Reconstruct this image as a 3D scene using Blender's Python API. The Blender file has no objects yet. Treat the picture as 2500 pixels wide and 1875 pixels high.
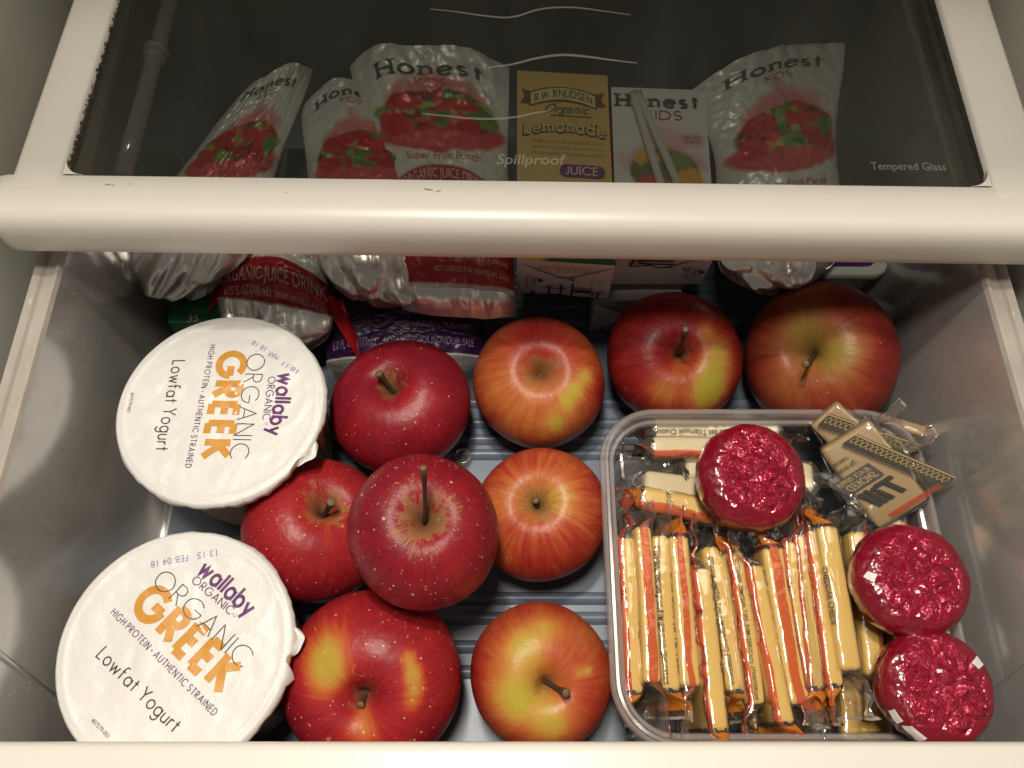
import bpy, bmesh, math, random
import numpy as np
from mathutils import Vector, Matrix, noise as mnoise

random.seed(7)
rng = np.random.default_rng(11)
scene = bpy.context.scene
COL = scene.collection

# ------------------------------------------------------------------ camera
CAM_H = 0.415
PITCH = math.radians(64.7)
cam_d = bpy.data.cameras.new("camera")
cam = bpy.data.objects.new("camera", cam_d)
COL.objects.link(cam)
cam.location = (0, 0, CAM_H)
cam.rotation_euler = (math.pi / 2 - PITCH, 0, 0)
cam_d.sensor_width = 36.0
FPX = 2022.0
cam_d.lens = 36.0 * FPX / 2500.0
cam_d.clip_start = 0.01
cam_d.clip_end = 20.0
scene.camera = cam

# ------------------------------------------------------------------ world, lamps, exposure
world = bpy.data.worlds.new("World")
scene.world = world
world.use_nodes = True
bg = world.node_tree.nodes["Background"]
bg.inputs[0].default_value = (1.0, 0.92, 0.83, 1)
bg.inputs[1].default_value = 0.11


def area_lamp(name, loc, target, size, power, color):
    d = bpy.data.lights.new(name, 'AREA')
    d.shape = 'DISK'
    d.size = size
    d.energy = power
    d.color = color
    o = bpy.data.objects.new(name, d)
    COL.objects.link(o)
    o.location = loc
    o.rotation_euler = (Vector(target) - Vector(loc)).to_track_quat('-Z', 'Y').to_euler()
    return o


area_lamp("fridge_lamp", (-0.07, 0.262, 1.05), (0.0, 0.12, 0.0), 0.08, 6.2, (1.0, 0.915, 0.80))
area_lamp("room_lamp", (-0.05, 0.075, 0.95), (0.0, 0.1, 0.05), 0.13, 3.9, (1.0, 0.92, 0.81))

vs = scene.view_settings
vs.view_transform = 'Standard'
vs.look = 'None'
vs.exposure = 0.0
vs.gamma = 1.0
scene.cycles.use_denoising = True
scene.cycles.max_bounces = 14
scene.cycles.transparent_max_bounces = 40
scene.cycles.caustics_reflective = False
scene.cycles.caustics_refractive = False
scene.cycles.sample_clamp_indirect = 6.0

SP, CP = math.sin(PITCH), math.cos(PITCH)


def W(px, py, z):
    """Point at height z on the line of sight through photo pixel (px, py) of 2500x1875."""
    xr = (px - 1250.0) / FPX
    yr = (937.5 - py) / FPX
    Z = (CAM_H - z) / (SP - yr * CP)
    return Vector((Z * xr, Z * (CP + yr * SP), z))


K = 2500.0 / 2212.0


def V(a, b, z):
    return W(a * K, b * K, z)


def ray_dir(px, py):
    xr = (px - 1250.0) / FPX
    yr = (937.5 - py) / FPX
    return Vector((xr, CP + yr * SP, -SP + yr * CP)).normalized()


# ------------------------------------------------------------------ materials
class NT:
    def __init__(self, name):
        self.m = bpy.data.materials.new(name)
        self.m.use_nodes = True
        self.t = self.m.node_tree
        for n in list(self.t.nodes):
            self.t.nodes.remove(n)
        self.out = self.t.nodes.new('ShaderNodeOutputMaterial')

    def put(self, sock, val):
        if val is None:
            return
        if isinstance(val, bpy.types.NodeSocket):
            self.t.links.new(val, sock)
        elif isinstance(val, (tuple, list)):
            if len(val) == 3 and sock.type == 'RGBA':
                val = (*val, 1)
            sock.default_value = val
        else:
            sock.default_value = val

    def n(self, kind, props=None, **ins):
        nd = self.t.nodes.new('ShaderNode' + kind)
        for k, v in (props or {}).items():
            setattr(nd, k, v)
        for k, v in ins.items():
            key = k.replace('_', ' ')
            if k.startswith('i') and k[1:].isdigit():
                sock = nd.inputs[int(k[1:])]
            else:
                sock = nd.inputs[key]
            self.put(sock, v)
        return nd

    def math(self, op, a, b=None, c=None, clamp=False):
        nd = self.t.nodes.new('ShaderNodeMath')
        nd.operation = op
        nd.use_clamp = clamp
        self.put(nd.inputs[0], a)
        if b is not None:
            self.put(nd.inputs[1], b)
        if c is not None:
            self.put(nd.inputs[2], c)
        return nd.outputs[0]

    def vmath(self, op, a, b=None, scale=None):
        nd = self.t.nodes.new('ShaderNodeVectorMath')
        nd.operation = op
        self.put(nd.inputs[0], a)
        if b is not None:
            self.put(nd.inputs[1], b)
        if scale is not None:
            self.put(nd.inputs['Scale'], scale)
        return nd.outputs[1] if op in ('LENGTH', 'DOT_PRODUCT', 'DISTANCE') else nd.outputs[0]

    def mix(self, fac, a, b):
        nd = self.t.nodes.new('ShaderNodeMix')
        nd.data_type = 'RGBA'
        self.put(nd.inputs[0], fac)
        self.put(nd.inputs[6], a)
        self.put(nd.inputs[7], b)
        return nd.outputs[2]

    def ramp(self, fac, stops, interp='LINEAR'):
        nd = self.t.nodes.new('ShaderNodeValToRGB')
        cr = nd.color_ramp
        cr.interpolation = interp
        while len(cr.elements) < len(stops):
            cr.elements.new(0.5)
        for e, (p, c) in zip(cr.elements, stops):
            e.position = p
            e.color = (*c, 1) if len(c) == 3 else c
        self.put(nd.inputs[0], fac)
        return nd.outputs[0]

    def noise(self, vec, scale, detail=3.0, rough=0.55, dist=0.0):
        nd = self.n('TexNoise', Vector=vec, Scale=scale, Detail=detail, Roughness=rough, Distortion=dist)
        return nd.outputs[0]

    def coord(self, which='Object'):
        return self.n('TexCoord').outputs[which]

    def schlick(self, f0=0.04, normal=None):
        """surface reflectance that grows at grazing angles, the same from either side of a sheet"""
        lw = self.n('LayerWeight', Blend=0.5)
        if normal is not None:
            self.put(lw.inputs['Normal'], normal)
        return self.math('MULTIPLY_ADD', self.math('POWER', lw.outputs['Facing'], 5.0), 1.0 - f0, f0)

    def bump(self, h, strength, distance):
        return self.n('Bump', Height=h, Strength=strength, Distance=distance).outputs[0]

    def done(self, shader):
        self.t.links.new(shader, self.out.inputs[0])
        return self.m


def principled(name, color, rough=0.5, metallic=0.0, spec=0.5, coat=0.0, bump=None, vary=0.0, vscale=60, ior=1.5, coat_rough=0.05):
    k = NT(name)
    co = k.coord('Object')
    col = color
    if vary:
        f = k.noise(co, vscale, 4)
        col = k.mix(f, tuple(c * (1 - vary) for c in color), tuple(min(1, c * (1 + vary)) for c in color))
    p = k.n('BsdfPrincipled', Base_Color=col, Roughness=rough, Metallic=metallic, IOR=ior)
    k.put(p.inputs['Specular IOR Level'], spec)
    k.put(p.inputs['Coat Weight'], coat)
    k.put(p.inputs['Coat Roughness'], coat_rough)
    if bump:
        h = k.noise(co, bump[0], 4)
        k.put(p.inputs['Normal'], k.bump(h, bump[1], bump[2]))
    return k.done(p.outputs[0])


def clear_film(name, tint=(0.96, 0.95, 0.93), gloss_rough=0.06, haze=0.08, haze_col=(0.7, 0.68, 0.62), ior=1.5, boost=1.0, bump=None, dust=0.0, smear_glare=0.0):
    """thin clear plastic: what lies behind, a surface gloss that grows at grazing angles, and a little milkiness"""
    k = NT(name)
    nrm = None
    co = k.coord('Object')
    if bump:
        nrm = k.bump(k.noise(co, bump[0], 3), bump[1], bump[2])
    tr = k.n('BsdfTransparent', Color=tint)
    gl = k.n('BsdfGlossy', Color=(1, 1, 1), Roughness=gloss_rough)
    df = k.n('BsdfDiffuse', Color=haze_col)
    fr = k.schlick(((ior - 1) / (ior + 1)) ** 2, nrm)
    if nrm is not None:
        k.put(gl.inputs['Normal'], nrm)
    hz = haze
    if smear_glare:  # streaky diffuse haze, stands in for glare on the shelf pane
        st = k.n('Mapping', Vector=co, Scale=(26, 5, 5)).outputs[0]
        sm = k.math('MULTIPLY', k.math('SUBTRACT', k.noise(st, 1.0, 5, 0.6, 0.6), 0.35, clamp=True), k.noise(co, 9, 3))
        hz = k.math('ADD', haze, k.math('MULTIPLY', sm, smear_glare), clamp=True)
    if dust:
        v = k.n('TexVoronoi', Vector=co, Scale=520)
        rn = k.n('TexWhiteNoise', Vector=v.outputs['Color'])
        spot = k.math('LESS_THAN', v.outputs['Distance'], k.math('MULTIPLY', k.math('POWER', rn.outputs[0], 6.0), 0.35))
        clump = k.math('SUBTRACT', k.noise(co, 22, 2), 0.35, clamp=True)
        sp = k.math('MULTIPLY', spot, k.math('MULTIPLY', clump, dust * 4), clamp=True)
        smear_glare = k.math('MULTIPLY', k.noise(co, 35, 5), haze * 0.8)
        hz = k.math('ADD', k.math('ADD', smear_glare, haze * 0.6), sp, clamp=True)
    m1 = k.n('MixShader', i0=hz, i1=tr.outputs[0], i2=df.outputs[0])
    f = k.math('MULTIPLY', fr, boost, clamp=True)
    m2 = k.n('MixShader', i0=f, i1=m1.outputs[0], i2=gl.outputs[0])
    return k.done(m2.outputs[0])


def printed(name, rough=0.35, metallic=0.0, attr='print', foil=None, bump=None, spec=0.5):
    """flat print carried by a point colour attribute; alpha is how much bare foil shows"""
    k = NT(name)
    a = k.n('Attribute', props={'attribute_name': attr})
    p = k.n('BsdfPrincipled', Base_Color=a.outputs['Color'], Roughness=rough)
    k.put(p.inputs['Metallic'], a.outputs['Alpha'] if foil else metallic)
    k.put(p.inputs['Specular IOR Level'], spec)
    if bump:
        h = k.noise(k.coord('Object'), bump[0], 3)
        k.put(p.inputs['Normal'], k.bump(h, bump[1], bump[2]))
    return k.done(p.outputs[0])


M = {}
# cream shelf trim: satin plastic with faint scuffs
k = NT('cream_plastic')
co = k.coord('Object')
f = k.noise(co, 14, 5, 0.6)
col = k.mix(f, (0.75, 0.715, 0.64), (0.81, 0.78, 0.71))
sc = k.math('GREATER_THAN', k.noise(co, 260, 2), 0.83)
col = k.mix(k.math('MULTIPLY', sc, 0.25), col, (0.45, 0.38, 0.28))
p = k.n('BsdfPrincipled', Base_Color=col, Roughness=0.33)
k.put(p.inputs['Normal'], k.bump(k.noise(co, 900, 2), 0.06, 0.0004))
M['cream'] = k.done(p.outputs[0])
M['liner'] = principled('liner_plastic', (0.62, 0.62, 0.55), 0.38, bump=(700, 0.15, 0.0004), vary=0.04, vscale=9)
M['dark_liner'] = principled('back_liner', (0.30, 0.29, 0.27), 0.5)
M['glass'] = clear_film('shelf_glass', (0.77, 0.785, 0.765), 0.03, 0.007, (0.55, 0.54, 0.48), 1.5, 1.2, smear_glare=0.09)  # pale glare on the pane painted in as milky streaks
M['drawer'] = None
# grey see-through drawer plastic
k = NT('smoky_drawer_plastic')
co = k.coord('Object')
v = k.n('TexVoronoi', Vector=co, Scale=430)
rn = k.n('TexWhiteNoise', Vector=v.outputs['Color'])
spot = k.math('LESS_THAN', v.outputs['Distance'], k.math('MULTIPLY', k.math('POWER', rn.outputs[0], 5.0), 0.26))
clump = k.math('SUBTRACT', k.noise(co, 26, 2), 0.45, clamp=True)
spot = k.math('MULTIPLY', spot, k.math('MULTIPLY', clump, 5.0), clamp=True)
smear_glare = k.noise(co, 30, 6, 0.65)
base = k.mix(smear_glare, (0.28, 0.278, 0.27), (0.56, 0.54, 0.50))
base = k.mix(k.math('MULTIPLY', spot, 0.8), base, (0.6, 0.58, 0.52))
df = k.n('BsdfDiffuse', Color=base)
tr = k.n('BsdfTransparent', Color=(0.62, 0.63, 0.66))
gl = k.n('BsdfGlossy', Color=(1, 1, 1), Roughness=k.math('MULTIPLY_ADD', smear_glare, 0.16, 0.08))
k.put(gl.inputs['Normal'], k.bump(k.noise(co, 60, 2), 0.05, 0.002))
m1 = k.n('MixShader', i0=k.math('ADD', 0.70, k.math('MULTIPLY', spot, 0.3)), i1=tr.outputs[0], i2=df.outputs[0])
fr = k.schlick(0.24)
m2 = k.n('MixShader', i0=fr, i1=m1.outputs[0], i2=gl.outputs[0])
M['drawer'] = k.done(m2.outputs[0])
k = NT('bluish_drawer_floor')
co = k.coord('Object')
f = k.noise(co, 40, 5, 0.6)
base = k.mix(f, (0.135, 0.168, 0.22), (0.17, 0.20, 0.25))
st = k.math('MULTIPLY', k.math('SUBTRACT', k.noise(co, 55, 5, 0.7, 0.8), 0.56, clamp=True), 3.0, clamp=True)
base = k.mix(k.math('MULTIPLY', st, 0.35), base, (0.10, 0.09, 0.075))
p = k.n('BsdfPrincipled', Base_Color=base, Roughness=k.math('MULTIPLY_ADD', f, 0.2, 0.26), IOR=1.45)
M['floor'] = k.done(p.outputs[0])
M['drawer_edge'] = clear_film('drawer_rim_plastic', (0.70, 0.69, 0.68), 0.12, 0.62, (0.62, 0.56, 0.50), 1.6, 1.2, dust=0.15)
M['tub'] = clear_film('tub_plastic', (0.92, 0.91, 0.90), 0.10, 0.09, (0.62, 0.58, 0.56), 1.5, 1.4)
M['tub_rim'] = clear_film('tub_rim_plastic', (0.80, 0.77, 0.76), 0.16, 0.40, (0.55, 0.50, 0.48), 1.6, 2.0)
M['film'] = clear_film('wrapper_film', (0.985, 0.975, 0.96), 0.055, 0.035, (0.78, 0.68, 0.55), 1.6, 2.0, bump=(38, 0.5, 0.0022))
M['film_edge'] = clear_film('crimped_film_edge', (0.9, 0.86, 0.82), 0.12, 0.42, (0.70, 0.60, 0.52), 1.5, 2.0)
M['pouch_film'] = clear_film('pouch_clear_edge', (0.8, 0.8, 0.8), 0.1, 0.2, (0.5, 0.5, 0.5), 1.5, 1.3)
M['orange_print'] = clear_film('orange_wrapper_print', (0.92, 0.42, 0.10), 0.10, 0.55, (0.80, 0.26, 0.03), 1.5, 1.2, bump=(300, 0.5, 0.0006))
M['red_strip'] = clear_film('red_tear_strip', (0.97, 0.55, 0.42), 0.12, 0.26, (0.70, 0.14, 0.09), 1.5, 1.4, bump=(200, 0.6, 0.0010))
M['grey_print'] = clear_film('dark_wrapper_print', (0.35, 0.33, 0.28), 0.12, 0.6, (0.10, 0.095, 0.07), 1.5, 1.2)
M['black_ink'] = principled('black_ink', (0.025, 0.022, 0.020), 0.5)
M['dark_ink'] = principled('dark_grey_ink', (0.06, 0.055, 0.05), 0.55)
M['purple_ink'] = principled('purple_ink', (0.115, 0.018, 0.13), 0.55)
M['blue_ink'] = principled('blue_stamp_ink', (0.17, 0.17, 0.50), 0.6)
M['orange_ink'] = principled('ochre_ink', (0.60, 0.28, 0.035), 0.42, vary=0.12, vscale=300)
M['white_ink'] = principled('white_ink', (0.75, 0.73, 0.70), 0.5)
M['pale_ink'] = principled('pale_pink_ink', (0.60, 0.42, 0.40), 0.5)
M['mauve_ink'] = principled('mauve_ink', (0.30, 0.22, 0.30), 0.5)
M['red_ink'] = principled('red_ink', (0.42, 0.04, 0.03), 0.5)
M['green_ink'] = principled('green_ink', (0.03, 0.16, 0.07), 0.5)
M['brown_ink'] = principled('brown_ink', (0.13, 0.075, 0.02), 0.5)
M['cream_ink'] = principled('cream_ink', (0.62, 0.50, 0.26), 0.5)
M['tan_ink'] = principled('tan_ink', (0.36, 0.25, 0.10), 0.5)
M['pink_ink'] = principled('pink_ink', (0.55, 0.10, 0.16), 0.5)
M['glass_ink'] = clear_film('etched_white_print', (0.9, 0.9, 0.9), 0.3, 0.30, (0.60, 0.58, 0.53), 1.5, 1.0)
M['dirt'] = principled('rusty_dirt', (0.05, 0.025, 0.012), 0.9)
M['scuff'] = principled('grey_scuff', (0.30, 0.27, 0.22), 0.8)
M['stem'] = principled('apple_stem', (0.06, 0.032, 0.016), 0.7, bump=(900, 0.5, 0.0004), vary=0.4, vscale=500)
M['stem_tip'] = principled('cut_stem_end', (0.17, 0.11, 0.05), 0.7, vary=0.5, vscale=900)
M['silver'] = None
k = NT('silver_foil')
co = k.coord('Object')
h = k.noise(co, 70, 2, 0.5, 0.8)
p = k.n('BsdfPrincipled', Base_Color=(0.82, 0.80, 0.77), Roughness=0.27, Metallic=0.75)
k.put(p.inputs['Normal'], k.bump(h, 0.35, 0.002))
M['silver'] = k.done(p.outputs[0])
M['pouch_print'] = printed('pouch_print', 0.34, foil=True, bump=(90, 0.25, 0.0015))
M['carton_print'] = printed('carton_print', 0.45)
# foil-backed paper lid
k = NT('yogurt_lid_paper')
co = k.coord('Object')
h = k.noise(co, 900, 2, 0.5)
h2 = k.noise(co, 70, 4, 0.5)
p = k.n('BsdfPrincipled', Base_Color=k.mix(h2, (0.70, 0.69, 0.66), (0.77, 0.76, 0.725)), Roughness=0.42)
k.put(p.inputs['Normal'], k.bump(k.math('ADD', h, k.math('MULTIPLY', h2, 1.2)), 0.30, 0.0006))
M['lid'] = k.done(p.outputs[0])
M['cup'] = principled('yogurt_cup_plastic', (0.55, 0.36, 0.18), 0.4)
M['cup_band'] = principled('yogurt_cup_dark_band', (0.16, 0.085, 0.04), 0.4)
# cheese
k = NT('yellow_cheese')
co = k.coord('Object')
f = k.noise(co, 60, 4)
p = k.n('BsdfPrincipled', Base_Color=k.mix(f, (0.82, 0.53, 0.125), (0.87, 0.60, 0.17)), Roughness=0.45)
k.put(p.inputs['Subsurface Weight'], 0.12)
k.put(p.inputs['Subsurface Radius'], (0.004, 0.002, 0.001))
M['cheese'] = k.done(p.outputs[0])
k = NT('pale_cheese')
co = k.coord('Object')
f = k.noise(co, 60, 4)
p = k.n('BsdfPrincipled', Base_Color=k.mix(f, (0.76, 0.64, 0.38), (0.80, 0.70, 0.46)), Roughness=0.45)
M['pale_cheese'] = k.done(p.outputs[0])
k = NT('smoked_cheese')
co = k.coord('Object')
f = k.noise(co, 40, 4)
p = k.n('BsdfPrincipled', Base_Color=k.mix(f, (0.39, 0.26, 0.12), (0.45, 0.32, 0.16)), Roughness=0.45)
M['smoked'] = k.done(p.outputs[0])
# red cellophane over wax
k = NT('red_cellophane')
co = k.coord('Object')
wob = k.n('TexNoise', Vector=co, Scale=55.0, Detail=2.0).outputs[1]
cw = k.vmath('ADD', co, k.vmath('SCALE', wob, scale=0.010))
v = k.n('TexVoronoi', props={'feature': 'DISTANCE_TO_EDGE'}, Vector=cw, Scale=125)
crease = k.math('MULTIPLY', v.outputs['Distance'], 3.0, clamp=True)
v2 = k.n('TexVoronoi', props={'feature': 'F1'}, Vector=cw, Scale=170)
patch = k.math('MULTIPLY', k.math('SUBTRACT', k.noise(co, 48, 2), 0.42), 6.0, clamp=True)
h = k.math('ADD', crease, k.math('MULTIPLY', v2.outputs['Distance'], k.math('MULTIPLY', patch, 0.9)))
h = k.math('ADD', k.math('MULTIPLY', h, 0.55), k.math('MULTIPLY', k.noise(co, 170, 3, 0.6, 1.4), 1.0))
cs = k.n('SeparateXYZ', Vector=co)
rad = k.math('SQRT', k.math('ADD', k.math('MULTIPLY', cs.outputs[0], cs.outputs[0]), k.math('MULTIPLY', cs.outputs[1], cs.outputs[1])))
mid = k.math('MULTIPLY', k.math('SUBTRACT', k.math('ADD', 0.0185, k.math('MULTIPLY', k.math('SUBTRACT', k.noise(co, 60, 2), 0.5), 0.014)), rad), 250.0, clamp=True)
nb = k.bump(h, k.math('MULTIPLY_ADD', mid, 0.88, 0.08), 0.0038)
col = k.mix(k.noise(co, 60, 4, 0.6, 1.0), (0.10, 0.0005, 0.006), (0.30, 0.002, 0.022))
p = k.n('BsdfPrincipled', Base_Color=k.mix(k.math('MULTIPLY', mid, 0.7), col, (0.52, 0.006, 0.05)), Roughness=0.30, Metallic=k.math('MULTIPLY', mid, 0.45))  # brighter middle paints in the glow and glints of the crumpled wrap
k.put(p.inputs['Specular IOR Level'], 0.25)
k.put(p.inputs['Coat Weight'], 1.0)
k.put(p.inputs['Coat Roughness'], 0.06)
k.put(p.inputs['Coat IOR'], 1.65)
k.put(p.inputs['Normal'], nb)
k.put(p.inputs['Coat Normal'], nb)
M['foil_red'] = k.done(p.outputs[0])
M['green_card'] = principled('green_card', (0.012, 0.14, 0.055), 0.45, vary=0.2, vscale=40)
M['white_card'] = principled('white_card', (0.60, 0.56, 0.54), 0.5)
M['white_plastic'] = principled('white_plastic', (0.55, 0.56, 0.50), 0.35)
M['purple_plastic'] = principled('purple_film', (0.09, 0.015, 0.16), 0.3)
M['straw'] = clear_film('straw_plastic', (0.85, 0.84, 0.82), 0.15, 0.55, (0.75, 0.72, 0.68), 1.5, 1.2)
M['rail'] = clear_film('rail_plastic', (0.80, 0.80, 0.78), 0.08, 0.25, (0.55, 0.53, 0.48), 1.5, 1.3)


# ------------------------------------------------------------------ object helpers
def thing(name, label, cat, loc, group=None):
    o = bpy.data.objects.new(name, None)
    o.empty_display_size = 0.02
    COL.objects.link(o)
    o.location = loc
    o['label'] = label
    o['category'] = cat
    if group:
        o['group'] = group
    return o


def tag(o, label=None, cat=None, group=None, kind=None):
    if label:
        o['label'] = label
    if cat:
        o['category'] = cat
    if group:
        o['group'] = group
    if kind:
        o['kind'] = kind
    return o


def root_loc(o):
    p = Vector((0, 0, 0))
    while o is not None:
        p += o.location
        o = o.parent
    return p


def mesh(name, verts, faces, mat, parent=None, smooth=True, colors=None):
    """verts in world metres; parents have no rotation"""
    me = bpy.data.meshes.new(name)
    off = root_loc(parent) if parent else Vector((0, 0, 0))
    vv = np.asarray([tuple(v) for v in verts], dtype=float)
    if len(vv):
        vv = vv - np.array(off)
    me.from_pydata(vv.tolist(), [], [tuple(f) for f in faces])
    me.materials.append(mat)
    if smooth:
        me.polygons.foreach_set('use_smooth', [True] * len(me.polygons))
    if colors is not None:
        at = me.color_attributes.new('print', 'FLOAT_COLOR', 'POINT')
        at.data.foreach_set('color', np.asarray(colors, dtype=np.float32).reshape(-1))
    me.update()
    o = bpy.data.objects.new(name, me)
    COL.objects.link(o)
    if parent:
        o.parent = parent
    return o


class MB:
    def __init__(self):
        self.v = []
        self.f = []

    def add(self, verts, faces):
        b = len(self.v)
        self.v += [Vector(p) for p in verts]
        self.f += [tuple(b + i for i in f) for f in faces]
        return self

    def box(self, x0, x1, y0, y1, z0, z1, bev=0.0, xf=None):
        bm = bmesh.new()
        bmesh.ops.create_cube(bm, size=1.0)
        for v in bm.verts:
            v.co = Vector(((x0 + x1) / 2 + v.co.x * (x1 - x0), (y0 + y1) / 2 + v.co.y * (y1 - y0), (z0 + z1) / 2 + v.co.z * (z1 - z0)))
        if bev:
            bmesh.ops.bevel(bm, geom=bm.edges[:], offset=bev, segments=3, affect='EDGES', profile=0.5)
        bm.verts.ensure_lookup_table()
        vs_ = [v.co.copy() for v in bm.verts]
        if xf:
            vs_ = [xf @ v for v in vs_]
        fs = [tuple(v.index for v in f.verts) for f in bm.faces]
        bm.free()
        return self.add(vs_, fs)

    def grid(self, P, close_u=False):
        """P[i][j] points"""
        n, m = len(P), len(P[0])
        b = len(self.v)
        for r in P:
            self.v += [Vector(p) for p in r]
        for i in range(n if close_u else n - 1):
            i2 = (i + 1) % n
            for j in range(m - 1):
                self.f.append((b + i * m + j, b + i * m + j + 1, b + i2 * m + j + 1, b + i2 * m + j))
        return self

    def tube(self, pts, radii, seg=10, cap=True):
        pts = [Vector(p) for p in pts]
        P = []
        prev = None
        for i, p in enumerate(pts):
            t = (pts[min(i + 1, len(pts) - 1)] - pts[max(i - 1, 0)]).normalized()
            ref = prev if prev is not None else (Vector((1, 0, 0)) if abs(t.x) < 0.8 else Vector((0, 1, 0)))
            a = (ref - t * ref.dot(t)).normalized()
            prev = a
            bb = t.cross(a)
            r = radii[i] if hasattr(radii, '__len__') else radii
            P.append([p + (a * math.cos(2 * math.pi * j / seg) + bb * math.sin(2 * math.pi * j / seg)) * r for j in range(seg)])
        b = len(self.v)
        for r in P:
            self.v += r
        for i in range(len(P) - 1):
            for j in range(seg):
                j2 = (j + 1) % seg
                self.f.append((b + i * seg + j, b + i * seg + j2, b + (i + 1) * seg + j2, b + (i + 1) * seg + j))
        if cap:
            self.f.append(tuple(b + j for j in reversed(range(seg))))
            e = b + (len(P) - 1) * seg
            self.f.append(tuple(e + j for j in range(seg)))
        return self

    def build(self, name, mat, parent=None, smooth=True):
        return mesh(name, self.v, self.f, mat, parent, smooth)


def auto_smooth(o, deg=35):
    me = o.data
    bm = bmesh.new()
    bm.from_mesh(me)
    for e in bm.edges:
        if len(e.link_faces) == 2 and e.calc_face_angle(0) > math.radians(deg):
            e.smooth = False
    bm.to_mesh(me)
    bm.free()
    return o


def sstep(a, b, x):
    t = np.clip((x - a) / (b - a), 0, 1)
    return t * t * (3 - 2 * t)


# ------------------------------------------------------------------ lettering: a geometric stroke alphabet (cap height 1)
def arc(cx, cy, rx, ry, a0, a1, n=None):
    n = n or max(6, int(abs(a1 - a0) / 9))
    return [(cx + rx * math.cos(math.radians(a0 + (a1 - a0) * i / n)), cy + ry * math.sin(math.radians(a0 + (a1 - a0) * i / n))) for i in range(n + 1)]


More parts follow.
